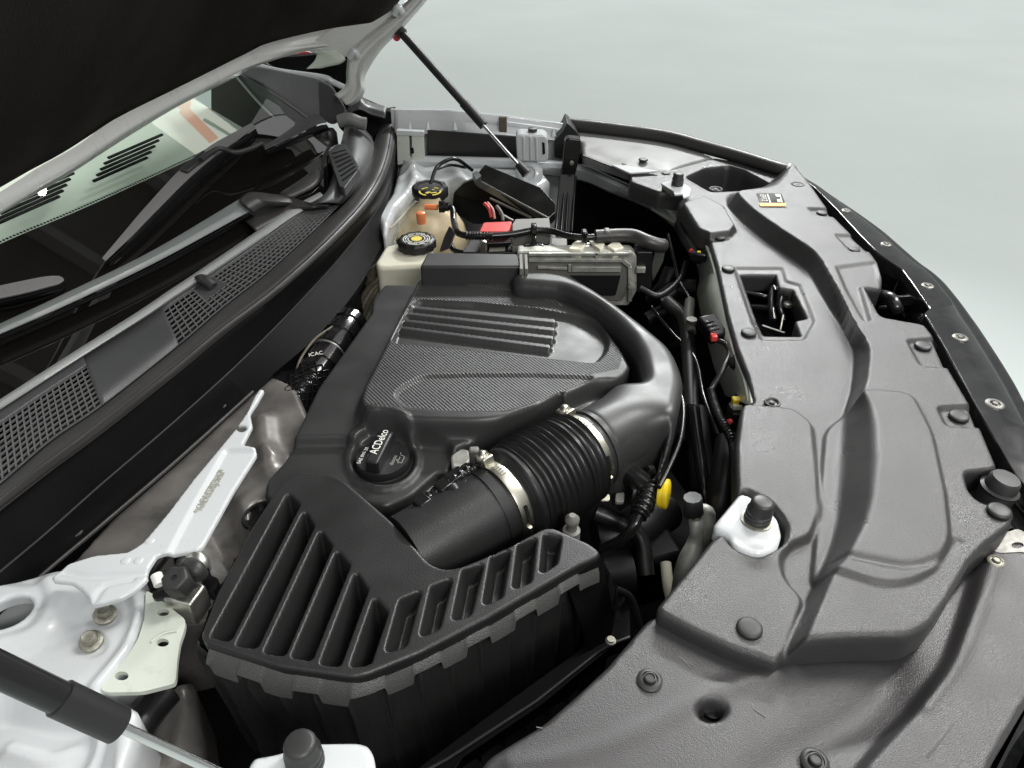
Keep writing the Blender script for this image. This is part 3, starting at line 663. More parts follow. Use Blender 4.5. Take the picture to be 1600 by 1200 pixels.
o = lathe('rubber_stop', [(.0225, -.012), (.024, -.006), (.0215, -.003), (.0195, 0), (.0200, .004), (.0195, .008), (.0202, .012), (.0196, .016), (.0212, .0175), (.0212, .0195), (.0175, .021), (.0165, .032), (.0145, .035), (.005, .0355)], P(1550, 781, .005), M['cap'], b5, (0.1, 0, 1), n=28)
lathe('steel_collar', [(.030, -.016), (.032, -.012), (.027, -.008), (.02, -.006)], P(1546, 786, .0), M['steel'], b5, n=24)

# ------------------------------------------------------------------ far headlight panel, fender lip and seam piece
fh = thing('headlight_panel', P(1000, 240, -0.05), 'smooth light grey panel above the far headlight', 'panel')
sculpt('panel', [(898, 202), (1041, 220), (1092, 236), (1116, 245), (1054, 262), (1036, 267), (982, 268), (960, 258), (911, 241), (909, 222), (884, 214), (888, 203)], M['silver'], fh, 0.0, [('ridge', [(915, 236), (970, 254), (1040, 262)], -.006, .03)], res=.005, roll=.006, skirt=.016, rad=.008)
plate('bright_edge', [(955, 257), (984, 259), (1030, 267), (984, 270)], M['white'], fh, z=.008, thick=.004)
clip(1005, 250, .003, fh, .9); clip(975, 256, .003, fh, .45); clip(1045, 221, .004, fh, .7); clip(888, 207, .004, fh, .8)
plate('lower_face', [(911, 243, -.004), (982, 270, -.004), (982, 280, -.022), (911, 250, -.022)], M['black'], fh, thick=.01, d=(0, 1, 0), rad=.001)
fl = thing('fender_lip_seal', P(1050, 210, -0.05), 'dark rounded edge strip running along the far fender to the nose', 'seal')
tube('edge_strip', [P(886, 195, .012), P(960, 203, .012), P(1040, 214, .012), P(1095, 228, .012), P(1160, 246, .012), P(1218, 264, .012), P(1240, 270, .008)], lambda t: .019 - .004 * t, M['seal'], fl, n=16)
plate('end_block', [PY(x, y, P(880, 245, -.05).y) for x, y in [(886, 192), (900, 205), (911, 222), (911, 240), (905, 250), (884, 250), (866, 246), (867, 219), (880, 205)]], M['black'], fl, world=True, thick=.09, d=(0, 1, 0), rad=.004, bevel=.003)
lathe('steel_knob', [(.016, 0), (.018, .004), (.012, .012), (.005, .013)], P(1234, 268, .015), M['steel'], fl, axis=(.5, -.6, .4))

# far fender: white flange above the dark gap
fy = P(740, 190, .03).y
yy = PY(740, 210, fy)
loft('fender_flange', [[PY(617, 171, fy), PY(700, 173, fy), PY(790, 182, fy), PY(888, 197, fy)], [PY(617, 187, fy), PY(700, 189, fy), PY(790, 198, fy), PY(888, 212, fy)], [PY(617, 208, fy - .03), PY(645, 209, fy - .03), PY(790, 214, fy - .03), PY(888, 222, fy - .03)]], M['white'], body, n=40, solid=.004)
for x, y in ((640, 196), (668, 196), (710, 196), (865, 206)):
    tube('pressed_dimple', [PY(x, y - 5, fy - .008), PY(x, y + 9, fy - .022)], lambda t: .002 + .007 * t, M['white'], body, n=8, m=6)
plate('fender_skin', [PY(x, y, fy) for x, y in [(610, 171), (700, 172), (790, 181), (890, 195)]] + [PY(890, 195, fy) - Vector((0, 0, .5)), PY(610, 171, fy) - Vector((0, 0, .5))], M['white'], body, world=True, thick=.01, d=(0, 1, 0), rad=0)
plate('tan_clip', [PY(x, y, fy - .01) for x, y in [(780, 181), (792, 181), (792, 206), (780, 205)]], M['brownhose'], body, world=True, thick=.012, d=(0, -1, 0), rad=.001)
plate('gap_shade', [PY(x, y, fy - .035) for x, y in [(668, 204), (830, 215), (830, 256), (668, 248)]], M['greybody'] if False else M['black'], body, world=True, thick=.01, d=(0, 1, 0), rad=0)  # dark sheet added for the shade inside the empty gap
# inner rail and apron
ry = P(850, 262, -.03)
loft('inner_rail', [[P(630, 244, -.05), P(740, 247, -.05), P(820, 250, -.05), P(905, 258, -.05), P(960, 280, -.05), P(1012, 303, -.05), P(1050, 316, -.05), P(1090, 345, -.05)],
                    [P(630, 251, -.055), P(740, 254, -.055), P(820, 257, -.055), P(905, 265, -.055), P(960, 288, -.055), P(1010, 311, -.055), P(1046, 328, -.055), P(1084, 360, -.055)],
                    [P(630, 268, -.09), P(740, 268, -.09), P(820, 270, -.09), P(905, 280, -.09), P(950, 298, -.09), P(1000, 318, -.09), P(1030, 334, -.09), P(1080, 375, -.09)]], M['white'], body, n=50, roundrows=4, solid=.004)
plate('rail_gusset', [(1018, 306, -.045), (1052, 300, -.045), (1082, 330, -.045), (1100, 380, -.06), (1086, 384, -.07), (1062, 352, -.07), (1018, 326, -.07)], M['primer'], body, thick=.004)
sculpt('far_strut_tower', [(622, 262), (640, 252), (700, 250), (790, 262), (845, 262), (860, 280), (840, 292), (780, 284), (730, 290), (700, 282), (650, 290), (620, 322), (600, 365), (588, 335), (612, 300)], M['white'], body, -.07,
       [('ridge', [(625, 280), (650, 270), (690, 262)], .008, .01), ('ridge', [(640, 250), (650, 300), (620, 350)], .02, .02), ('ridge', [(700, 255), (730, 300), (720, 380)], .015, .018), ('pad', [(660, 300), (720, 290), (740, 340), (680, 360)], 0, -.02, .03, .02)], res=.005, roll=.015, skirt=.05)
lathe('strut_washer', [(.032, 0), (.036, .006), (.028, .014), (.018, .015), (.015, .010), (.006, .01)], P(827, 272, -.06), M['white'], body, axis=(-.2, -1, .5))
for x, y in ((629, 226), (652, 226)):
    plate('hinge_post', [PY(a, b, fy - .06) for a, b in [(x - 9, 212), (x + 10, 211), (x + 12, 255), (x - 8, 258)]], M['primer'], body, world=True, thick=.006, d=(0, 1, 0), rad=.002)
plate('post_hole', [PY(a, b, fy - .0615) for a, b in [(641, 231), (646, 231), (647, 240), (642, 240)]], M['deep'], body, world=True, thick=.002, d=(0, 1, 0), rad=.001, bevel=0)
plate('post_cap', [PY(a, b, fy - .064) for a, b in [(619, 204), (662, 206), (663, 213), (619, 212)]], M['white'], body, world=True, thick=.02, d=(0, 1, 0), rad=.002)

# radiator support: pale panel dropping into the bay
loft('radiator_support', [[P(1104, 366, -.012), P(1121, 414, -.012), P(1137, 490, -.012), P(1153, 546, -.012), P(1170, 588, -.012), P(1180, 630, -.012)],
                          [P(1098, 368, -.016), P(1115, 416, -.016), P(1131, 492, -.016), P(1147, 550, -.016), P(1163, 592, -.016), P(1172, 634, -.016)],
                          [P(1081, 376, -.10), P(1094, 430, -.10), P(1091, 460, -.10), P(1100, 502, -.10), P(1118, 572, -.10), P(1136, 618, -.10)]], M['primer'], body, n=50, solid=.003)
tube('rolled_edge', [P(1122, 420, -.008), P(1138, 490, -.008), P(1154, 548, -.008), P(1170, 590, -.008), P(1176, 632, -.008)], .0035, M['primer'], body)
tube('support_post', [P(1172, 606, -.02), P(1175, 632, -.03)], .008, M['primer'], body, n=12, m=8)

# ------------------------------------------------------------------ engine cover
ec = thing('engine_cover', P(760, 600, -0.20), 'black moulded engine cover with ribbed raised panel and three bright-edged bars', 'engine cover')
ZE = -.068
lidz = 0.026
ec_out = [(600, 444), (660, 430, .02), (794, 431, lidz), (838, 437, lidz), (881, 457, lidz), (938, 500, lidz), (966, 540, lidz), (985, 577, lidz), (972, 596, .02), (930, 622, .01), (894, 650, 0), (884, 644, 0), (876, 634, 0), (833, 658), (776, 682), (724, 694), (706, 706), (700, 726), (684, 724),
          (640, 762), (600, 777), (557, 770), (520, 770), (426, 772), (408, 762), (414, 742), (461, 680), (496, 606), (579, 490), (581, 470)]
lid = [(654, 432), (794, 430), (838, 436), (881, 456), (938, 499), (968, 540), (1000, 572), (984, 600), (935, 596), (848, 634), (796, 656), (750, 662), (650, 660), (572, 650), (558, 630), (566, 606), (620, 500)]
band = [(650, 472), (740, 476), (838, 486), (916, 500), (938, 510), (950, 536), (946, 552), (930, 569), (864, 562), (740, 548), (613, 537), (622, 512)]
low = [(615, 620), (632, 604), (662, 590), (740, 588), (838, 588), (930, 592), (900, 606), (848, 628), (790, 645), (700, 645), (638, 640)]
def rib(x0, y0, x1, y1, w):
    return [(x0, y0), (x1, y1), (x1 + 2, y1 + 5), (x1 - 1, y1 + w + 2), (x0 - 5, y0 + w)]
feats = [('pad', lid, lidz, lidz, .018, .03),
         ('pad', lid, lidz, .004, .006, .03),
         ('pad', band, lidz, -.010, .010, .012),
         ('pad', low, lidz, -.004, .006, .012),
         ('pad', [(690, 428), (724, 448), (800, 458), (880, 482), (840, 448), (800, 425)], lidz, .003, .006, .01),
         ('ridge', [(404, 740), (470, 684), (560, 672), (640, 672), (720, 680), (800, 664), (880, 628)], .0, .01),
         ('pad', [(380, 790), (452, 684), (540, 682), (556, 690), (640, 690), (656, 684), (700, 690), (730, 760), (600, 800)], 0, -.016, .012, .01),
         ('pad', circ(598, 708, 48, 38, 24), 0, -.010, .010, 0),
         ('pad', circ(598, 720, 60, 49, 24), -.016, .006, .009, 0),
         ('pad', circ(598, 720, 47, 38, 24), -.016, -.004, .006, 0)]
for k, (x0, y0, x1, y1) in enumerate([(645, 482, 868, 503), (640, 492, 867, 516), (634, 503, 865, 529), (629, 514, 860, 543)]):
    feats.append(('pad', rib(x0, y0, x1, y1, 6), lidz - .004, .0090, .0045, .002))
stripe_hi = [(660, 436), (794, 435), (834, 440), (878, 460), (932, 500), (962, 540), (972, 564), (966, 580), (926, 588), (838, 586), (740, 584), (662, 588), (630, 606), (612, 622), (636, 646), (584, 642), (566, 628), (574, 606), (614, 530), (640, 476)]
smooth_band = [(648, 470), (740, 474), (838, 484), (916, 498), (940, 508), (954, 536), (949, 554), (932, 571), (864, 564), (740, 550), (609, 539)]
sculpt('cover_shell', ec_out, M['engine'], ec, ZE, feats, res=.0022, roll=.006, skirt=.075, rad=.008,
       mats=[(stripe_hi, lidz, .006, M['stripe']), (smooth_band, lidz, .006, M['engine']), (low, lidz - .004, .01, M['stripe'])])

# oil filler cap
oc = thing('oil_cap', P(598, 720, -.105), 'round black oil filler cap with raised grip bar and white lettering', 'oil cap')
zc = -.070
cc = P(598, 716, zc)
lathe('cap_disc', [(.047, -.03), (.047, -.012), (.0455, -.010), (.0445, -.013), (.043, -.013), (.0425, 0), (.041, .0018), (.036, .0018), (.002, .0015)], cc, M['black'], oc, n=56)
a_, b_ = P(566, 748, zc), P(626, 684, zc)
gx = (P(586, 744, zc) - P(616, 684, zc)).normalized() * -1
box('grip_bar', cc + Vector((-.002, .0, .011)), (.080, .022, .024), M['black'], oc, gx, (-gx.y, gx.x, 0), bevel=.004, seg=3)
nrm = Vector((-gx.y, gx.x, 0))
text('lettering', 'ACDelco', cc + Vector((-.002, 0, .0236)) + gx * .008 + nrm * .003, gx, nrm, .0190, M['printw'], oc, sx=.82)
text('lettering', 'SAE 0W-20', cc + nrm * .031 + Vector((0, 0, .0021)) - gx * .004, gx, nrm, .0085, M['printw'], oc)
text('lettering', 'dexos', cc - nrm * .020 + Vector((0, 0, .0021)) - gx * .006, gx, nrm, .0098, M['printg'], oc)
ic = cc - nrm * .031 + Vector((0, 0, .0021)) + gx * .0
def q2(u, w_): return ic + gx * u + nrm * w_
pl = [barvf(q2(*p), q2(*q), .0009, .0004) for p, q in [((-.010, -.004), (.006, -.004)), ((.006, -.004), (.008, .003)), ((.008, .003), (.014, .005)), ((-.010, -.004), (-.008, .003)), ((-.008, .003), (.004, .003)), ((-.012, .001), (-.008, .003)), ((-.004, .003), (-.004, .006)), ((-.006, .006), (-.002, .006))]]
merge('oilcan_symbol', pl, M['printg'], oc)
ic = cc + nrm * .0205 + Vector((0, 0, .0021)) - gx * .002
merge('manual_symbol', [barvf(q2(*p), q2(*q), .0008, .0004) for p, q in [((-.006, -.003), (-.006, .003)), ((0, -.003), (0, .003)), ((.006, -.003), (.006, .003)), ((-.006, -.003), (.006, -.003)), ((-.003, .003), (.003, .003))]], M['printg'], oc)
lathe('filler_neck', [(.05, -.10), (.05, -.02)], cc, M['black'], oc, n=40)

oc.scale = (.88, .88, .95)
# ------------------------------------------------------------------ air filter box
ab = thing('air_filter_box', P(620, 980, -0.30), 'black air filter box with slotted lid: six long slanted slots and six short ones', 'air filter box')
ZL = -.03
ab_out = [(463, 736), (520, 740), (541, 752), (616, 817), (672, 880), (695, 889), (720, 885), (790, 856), (850, 824), (866, 824), (925, 850), (938, 862), (934, 870), (906, 882), (766, 963), (658, 1019), (572, 1054), (550, 1058), (437, 1042), (318, 1003), (314, 990), (339, 925), (391, 827), (440, 752)]
slots_long = [[(449, 773), (467, 789), (360, 998), (331, 993)], [(475, 801), (489, 823), (402, 1009), (371, 1005)], [(500, 831), (517, 855), (445, 1021), (415, 1016)],
              [(526, 863), (545, 885), (487, 1028), (458, 1023)], [(555, 897), (573, 923), (531, 1037), (503, 1034)], [(585, 937), (604, 958), (578, 1035), (550, 1038)]]
slots_short = [[(625, 939), (657, 925), (634, 1007), (604, 1015)], [(674, 918), (705, 906), (686, 979), (658, 991)], [(723, 892), (754, 883), (735, 958), (708, 966)],
               [(768, 871), (796, 861), (784, 930), (756, 942)], [(810, 852), (837, 842), (829, 906), (802, 917)], [(850, 836), (876, 841), (869, 878), (845, 893)]]
feats = []
def slim(q, f=.86):
    out = []
    for (i, j) in ((0, 1), (1, 0), (2, 3), (3, 2)):
        a_, b_ = q[i], q[j]; m_ = ((a_[0] + b_[0]) / 2, (a_[1] + b_[1]) / 2)
        out.append((m_[0] + (a_[0] - m_[0]) * f, m_[1] + (a_[1] - m_[1]) * f))
    return out
slots_long = [slim(q) for q in slots_long]; slots_short = [slim(q, .84) for q in slots_short]
for s_ in slots_long: feats.append(('pad', s_, 0, -.050, .0080, .002))
for s_ in slots_short: feats.append(('pad', s_, 0, -.026, .0085, .003))
for s_ in slots_long + slots_short:
    c4 = s_ + [s_[0]]
    feats.append(('ridge', c4, 0.0, .003))
sculpt('lid', ab_out, M['airbox'], ab, ZL, feats, res=.0015, roll=.004, skirt=.012, rad=.008)
# grained flange under the lid, with the alternating tabs
wlid = [P(x, y, ZL - .012) for x, y in [(938, 864), (906, 884), (766, 965), (658, 1021), (572, 1058), (550, 1064), (437, 1048), (322, 1010), (311, 1000)]]
line = linres([P(930, 874, ZL - .012)] + wlid[1:-2] + [P(330, 1012, ZL - .012)], 220); cen = Vector((sum(p[0] for p in line) / 220, sum(p[1] for p in line) / 220, 0)); cen = P(650, 900, -.03)
def outn(L, k):
    t = Vector(L[min(k + 1, len(L) - 1)] - L[max(k - 1, 0)]); nn = Vector((t.y, -t.x, 0)).normalized(); 
    return nn if nn.dot(Vector(L[k]) - cen) > 0 else -nn
r1 = [Vector(p) + outn(line, k) * -.006 + Vector((0, 0, .008)) for k, p in enumerate(line)]
r2 = []; r3 = []; r4 = []
for k, p in enumerate(line):
    t = (k / 219 * 7.6) % 1.0; deep = .026 if t < .5 else .011
    e_ = .002
    r2.append(Vector(p) + outn(line, k) * .002 + Vector((0, 0, .003)))
    r3.append(Vector(p) + outn(line, k) * .0105 + Vector((0, 0, -.002 - deep * .4)))
    r4.append(Vector(p) + outn(line, k) * .0125 + Vector((0, 0, -deep)))
r5 = [q - outn(line, k) * .012 for k, q in enumerate(r4)]
loft('lid_flange', [r1, r2, r3, r4, r5], material('airbox_flange_plastic', (0.075, 0.077, 0.072), 0.42, grain=1.0, gscale=600, gdist=.0008) , ab, n=220, straight=True)
# body below with upright ribs
NB = 520
bl = linres([P(964, 925, ZL - .06), P(955, 890, ZL - .03)] + wlid + [P(x, y, ZL - .012) for x, y in [(310, 985), (334, 925), (380, 840)]], NB)
ext0 = Vector(bl[0]); 
rows = []
for dz, off in ((-.010, .001), (-.03, .001), (-.10, -.004), (-.19, -.010), (-.30, -.016)):
    row = []
    for k, p in enumerate(bl):
        t = (k / (NB - 1) * 19.0) % 1.0
        ribh = (.0095 * max(0.0, 1 - abs(t - .3) / .10) + (.002 if t < .3 else 0.0)) * (1.0 if dz < -.012 else .2)
        row.append(Vector(p) + outn(bl, k) * (off + ribh) + Vector((0, 0, dz)))
    rows.append(row)
loft('box_body', rows, M['boxbody'], ab, n=NB, straight=True)
for x, y, x2, y2 in [(712, 1082, 722, 1100), (800, 1032, 809, 1060), (920, 905, 930, 935), (865, 962, 872, 985), (835, 985, 842, 1005)]:
    pass
# right side wall and base tray
plate('side_wall', [P(938, 866, ZL - .004), P(956, 905, -.09), P(960, 990, -.16), P(930, 1012, -.17), P(890, 900, -.05)], M['wall'], ab, world=True, thick=.01, d=(-.3, -.5, 0), rad=.004)
plate('base_tray', [(962, 924, -.10), (984, 930, -.12), (986, 1000, -.15), (956, 1010, -.16), (850, 1098, -.18), (720, 1186, -.2), (690, 1240, -.2), (600, 1240, -.2), (760, 1120, -.2), (940, 990, -.16)], M['wall'], ab, thick=.02, rad=.004)
tube('tray_lip', [P(984, 996, -.14), P(956, 1006, -.14), P(934, 1020, -.145), P(838, 1096, -.155), P(700, 1186, -.165), P(560, 1260, -.17)], .0028, M['black'], ab, n=8, straight=True, m=40)
lathe('tray_screw', [(.0062, 0), (.0062, .003), (.0042, .004), (.0042, .006), (.0015, .006)], P(954, 1003, -.128), M['bolt'], ab, n=16)
lathe('locator_pin', [(.011, -.03), (.011, 0), (.007, .002), (.006, .010), (.009, .014), (.009, .020), (.004, .026)], P(893, 828, -.065), M['greyp'], ab, n=18)

# ------------------------------------------------------------------ intake tube, bellows, clamps
def XR(px, py, z): return P(px, py, z)
A0, A1, A2, A3, A4, A5 = P(640, 868, -.075), P(775, 789, -.065), P(806, 770, -.065), P(884, 724, -.062), P(918, 704, -.062), P(1010, 655, -.062)
it = thing('intake_tube', P(720, 820, -.13), 'smooth black intake tube leaving the air filter box, widest at its clamped end', 'intake tube')
tube('tube_body', [A0, A1 * .6 + A0 * .4, A1, A2], lambda t: .0525 if t < .86 else .050, M['airbox'], it, n=56, m=40)
tube('collar', [A1 * 1.12 - A0 * .12 - (A1 - A0).normalized() * .03, A1 * 1.12 - A0 * .12 - (A1 - A0).normalized() * .016], lambda t: .0545, M['black'], it, n=56, m=4)
bw = thing('bellows_hose', P(845, 745, -.13), 'corrugated black rubber bellows hose between the two steel clamps', 'hose')
def br(t):
    if t < .10: return .0535
    if t < .24: return .0535 + .011 * smooth((t - .10) / .10)
    if t > .90: return .0545
    ph = (t - .24) / .66 * 11.0
    env = .0660 + .003 * math.sin((t - .24) / .66 * math.pi)
    return env + .0052 * (1 - abs(math.sin(ph * math.pi)) ** .6) - .003
tube('bellows', [A1, A2, A3, A4 - (A4 - A3) * .2], lambda t: float(br(t)), M['rubber'], bw, n=72, m=240)
tube('end_ring', [A3 * .93 + A2 * .07, A3], lambda t: .0665, M['rubber'], bw, n=60, m=5)
for nm, c0, ax, r, lab, sp_ in [('hose_clamp', A1 * .82 + A2 * .18, A2 - A1, .0560, 'steel worm clamp with slotted screw on the filter box side of the bellows', (744, 729)), ('hose_clamp', A3 * .38 + A4 * .62, A4 - A3, .0575, 'steel worm clamp with slotted screw on the far duct side of the bellows', (876, 655))]:
    hc = thing(nm, c0 - Vector((0, 0, r)), lab, 'clamp', 'steel clamps on the intake hose')
    lathe('clamp_band', [(r - .001, -.0085), (r + .001, -.0085), (r + .0016, -.006), (r + .0016, .006), (r + .001, .0085), (r - .001, .0085)], c0, M['band'], hc, ax, n=64)
    u, w_, a = frame(ax)
    top = c0 + Vector((-.2, .35, 1)).normalized() * (r + .006)
    top = top - a * (top - c0).dot(a)
    tdir = a.cross((top - c0).normalized())
    scr = (top - c0).normalized()
    box('screw_housing', top - tdir * .008, (.024, .017, .012), M['band'], hc, tdir, a, bevel=.002)
    h = lathe('screw_head', [(.0085, 0), (.0095, .001), (.0095, .008), (.008, .0095), (.002, .0098)], top + scr * .003 + tdir * -.02 if False else top + scr * .002 - tdir * .004, M['band'], hc, tdir * -1 + Vector((0.2, -.5, .35)), n=20)
    lathe('screw_shank', [(.005, -.02), (.005, 0)], top - tdir * .0, M['band'], hc, tdir, n=14)
    # perforated end of the band
    for j in range(5):
        ang = .22 + j * .075
        p_ = c0 + (scr * math.cos(ang) - tdir * -1 * math.sin(ang)) * (r + .0020)
        nn = (p_ - c0).normalized(); tt = a.cross(nn)
        box('worm_slot', p_, (.0018, .008, .0008), M['bolt'], hc, tt, a, bevel=0)
    ang = 1.55
    p_ = c0 + (scr * math.cos(ang) + tdir * math.sin(ang)) * (r + .0022); nn = (p_ - c0).normalized()
    box('keyhole_slot', p_, (.022, .005, .0012), M['deep'], hc, a.cross(nn), a, bevel=.0005)
    tube('spot_clip', [c0 + (scr * math.cos(1.9) + tdir * math.sin(1.9)) * (r + .003), c0 + (scr * math.cos(2.1) + tdir * math.sin(2.1)) * (r + .003)], .003, M['band'], hc, n=8, m=4)
# ------------------------------------------------------------------ resonator duct sweeping round the engine cover
rd = thing('resonator_duct', P(1010, 540, -.14), 'wide smooth black air duct sweeping round the far side of the engine cover', 'air duct')
rd_out = [(800, 422), (850, 420), (884, 425), (925, 444), (970, 474), (1012, 506), (1048, 536), (1062, 560), (1070, 590), (1062, 640), (1040, 682), (1018, 700), (990, 706), (960, 690), (934, 660), (940, 644), (978, 631), (999, 612), (1006, 590), (1004, 572), (1000, 548), (985, 524), (960, 496), (928, 470), (880, 446), (800, 440)]
ax_ = (A5 - A4); ax_.z = 0; ax_.normalize(); an = Vector((-ax_.y, ax_.x, 0))
ZD = -.008
rdw = [P(x, y, ZD) for x, y in rd_out[:13]] + [P(1048, 676, ZD), P(1030, 700, ZD)]
rdw += [A4 + ax_ * .10 - an * .057, A4 + ax_ * .0 - an * .057, A4 + an * .057, A4 + ax_ * .09 + an * .057]
rdw += [P(x, y, ZD) for x, y in rd_out[18:]]
def neck(x, y):
    dx, dy = x - A4.x, y - A4.y; s_ = dx * ax_.x + dy * ax_.y; d_ = np.abs(dx * an.x + dy * an.y)
    cyl = -.063 + np.sqrt(np.maximum(.0565 ** 2 - d_ ** 2, 0))
    w_ = smooth((s_ - .045) / .075, .4); near_ = (d_ < .09) & (s_ < .125)
    return np.where(near_, (1 - w_) * (cyl - ZD), 0.0)
sculpt('duct_shell', rdw, M['engine'], rd, ZD, [('fn', neck)], res=.0028, roll=.020, skirt=.070, rad=.02, flare=-.003, world=True)
seam = [P(x, y, -.008) + Vector((.003, 0, -.055)) for x, y in [(1052, 540), (1066, 566), (1073, 592), (1068, 640), (1046, 690), (1034, 712)]]
tube('seam_flange', seam, .0035, M['shiny'], rd, n=8)
tube('inner_seam', [P(x, y, -.075) for x, y in [(1000, 560), (994, 600), (975, 628), (930, 640), (896, 658)]], .003, M['shiny'], rd, n=8)
tube('outlet_neck', [A4 + (A3 - A4) * .35, A4, A4 * .4 + A5 * .6, P(992, 664, -.072), P(1002, 656, -.080), P(1006, 650, -.095)], lambda t: .0545 - .02 * max(0, t - .7), M['engine'], rd, n=56, m=40)
tube('neck_bead', [A4 + (A5 - A4) * .04, A4 + (A5 - A4) * .09], .0575, M['engine'], rd, n=56, m=5)
plate('lower_shell', [P(1070, 590, -.09), P(1064, 650, -.09), P(1030, 708, -.09), P(985, 745, -.10), P(960, 768, -.12), P(955, 790, -.14), P(1010, 760, -.14), P(1040, 720, -.13), P(1066, 660, -.12)], M['black'], rd, world=True, thick=.004, rad=.01)
# duct box joined at the far end
db = thing('duct_box', P(738, 415, -.12), 'plain black rectangular duct box behind the engine cover', 'duct box')
plate('box_shell', [(668, 394), (808, 396), (818, 416), (656, 416)], M['engine'], db, z=-.002, thick=.07, rad=.006, bevel=.004, d=(0, -.12, -1))
for x in (813, 821):
    plate('joint_rib', [(x - 2, 397), (x + 3, 397), (x + 4, 420), (x - 1, 420)], M['greyp'], db, z=.003, thick=.07, rad=.001, d=(0, -.12, -1))

# breather elbow with yellow cap
be_ = thing('breather_elbow', P(1010, 770, -.16), 'black breather elbow on the duct outlet, ribbed hose end pointing down', 'breather')
tube('mount_arm', [P(976, 735, -.10), P(990, 742, -.09), P(1004, 752, -.08)], .013, M['black'], be_, n=16)
tube('sensor_barrel', [P(984, 742, -.085), P(1012, 765, -.08)], .0145, M['shiny'], be_, n=20, m=8)
tube('barbed_hose_end', [P(1016, 762, -.08), P(1008, 788, -.085), P(998, 806, -.09)], lambda t: .011 + .0018 * math.sin(t * 32), M['shiny'], be_, n=16)
tube('drain_hose', [P(1000, 800, -.09), P(990, 822, -.1), P(972, 842, -.12), P(940, 858, -.15)], lambda t: .008 - .002 * t, M['shiny'], be_, n=14)
tube('spring_clip', [P(952, 727, -.08), P(972, 734, -.075), P(984, 728, -.07), P(973, 717, -.07)], .0016, M['steel'], be_, n=8)
plate('bracket_tab', [(1005, 740, -.08), (1020, 728, -.08), (1026, 735, -.08), (1012, 748, -.08)], M['shiny'], be_, thick=.004)
lathe('tab_stud', [(.007, 0), (.007, .004), (.004, .01)], P(1017, 738, -.08), M['shiny'], be_)
yc = thing('yellow_cap', P(1037, 770, -.11), 'bright yellow round plastic cap beside the breather elbow', 'cap')
lathe('cap_shell', [(.013, -.006), (.0200, -.004), (.0205, .0), (.0205, .002), (.0195, .0025), (.0205, .003), (.0205, .007), (.018, .0085), (.002, .0085)], P(1035, 771, -.085), M['yellow'], yc, axis=(.93, -.35, .12), n=36)
gpin = plate('grey_retainer', [(962, 770, -.1), (976, 768, -.1), (975, 784, -.1), (961, 784, -.1)], M['greyp'], None, thick=.006); props(gpin, 'small grey plastic retainer tucked under the duct outlet', 'retainer')
g2 = plate('cream_tag', [(937, 772, -.1), (953, 771, -.1), (953, 781, -.1), (938, 781, -.1)], M['creamclip'], None, thick=.004); props(g2, 'tiny cream plastic tag under the bellows far end', 'tag')

# coolant pipe with black cap near the white bracket
pp = thing('refrigerant_pipe', P(1080, 860, -.3), 'dull aluminium pipe with black screw cap rising beside the radiator cover', 'pipe')
tube('pipe_body', [P(1084, 800, -.07), P(1088, 825, -.08), P(1086, 850, -.1), P(1072, 890, -.13), P(1064, 930, -.2)], lambda t: float(.0088 + .0052 * smooth((t - .15) / .3)), M['cast'], pp, n=24)
tube('branch_pipe', [P(1098, 800, -.1), P(1104, 806, -.1), P(1100, 840, -.13), P(1090, 880, -.2)], .012, M['cast'], pp, n=18)
lathe('pipe_collar', [(.0105, 0), (.0115, .003), (.0105, .006)], P(1084, 806, -.07), M['cast'], pp, axis=(-.1, 0, 1), n=20)
lathe('screw_cap', [(.0125, -.004), (.0132, .0), (.0125, .022), (.0115, .024), (.003, .0235)], P(1083, 800, -.065), M['cap'], pp, axis=(-.15, .1, 1), n=9)

th = thing('tube_wiring_harness', P(700, 755, -.08), 'black wiring harness with clips running along the top of the smooth intake tube', 'wiring harness')
tube('harness_run', [P(650, 796, -.045), P(672, 778, -.035), P(700, 758, -.028), P(722, 742, -.024), P(742, 730, -.022)], lambda t: .0085 + .001 * math.sin(t * 60), M['shiny'], th, n=14, m=100)
for (x, y, s_) in ((660, 786, .9), (694, 762, 1.1), (712, 749, 1.3), (728, 739, 1.0)):
    box('harness_clip', P(x, y, -.028), (.020 * s_, .016 * s_, .018), M['shiny'], th, P(742, 730, 0) - P(650, 796, 0), (0, 0, 1), bevel=.002)
tube('side_plug', [P(706, 762, -.024), P(714, 772, -.026)], .0085, M['black'], th, n=14, m=6)
bkt = thing('cast_bracket', P(722, 715, -.12), 'small cast metal bracket and sensor stub between engine cover and bellows', 'bracket')
plate('bracket_sheet', [(704, 712), (716, 700), (732, 702), (736, 718), (722, 732), (706, 730)], M['cast'], bkt, z=-.075, thick=.02, bevel=.003)
box('sensor_stub', P(741, 712, -.055), (.014, .012, .026), M['greyp'], bkt, bevel=.003)
plate('lower_sheet', [(634, 772), (680, 745), (690, 752), (684, 770), (640, 784)], M['cast'], bkt, z=-.10, thick=.01, bevel=.002)

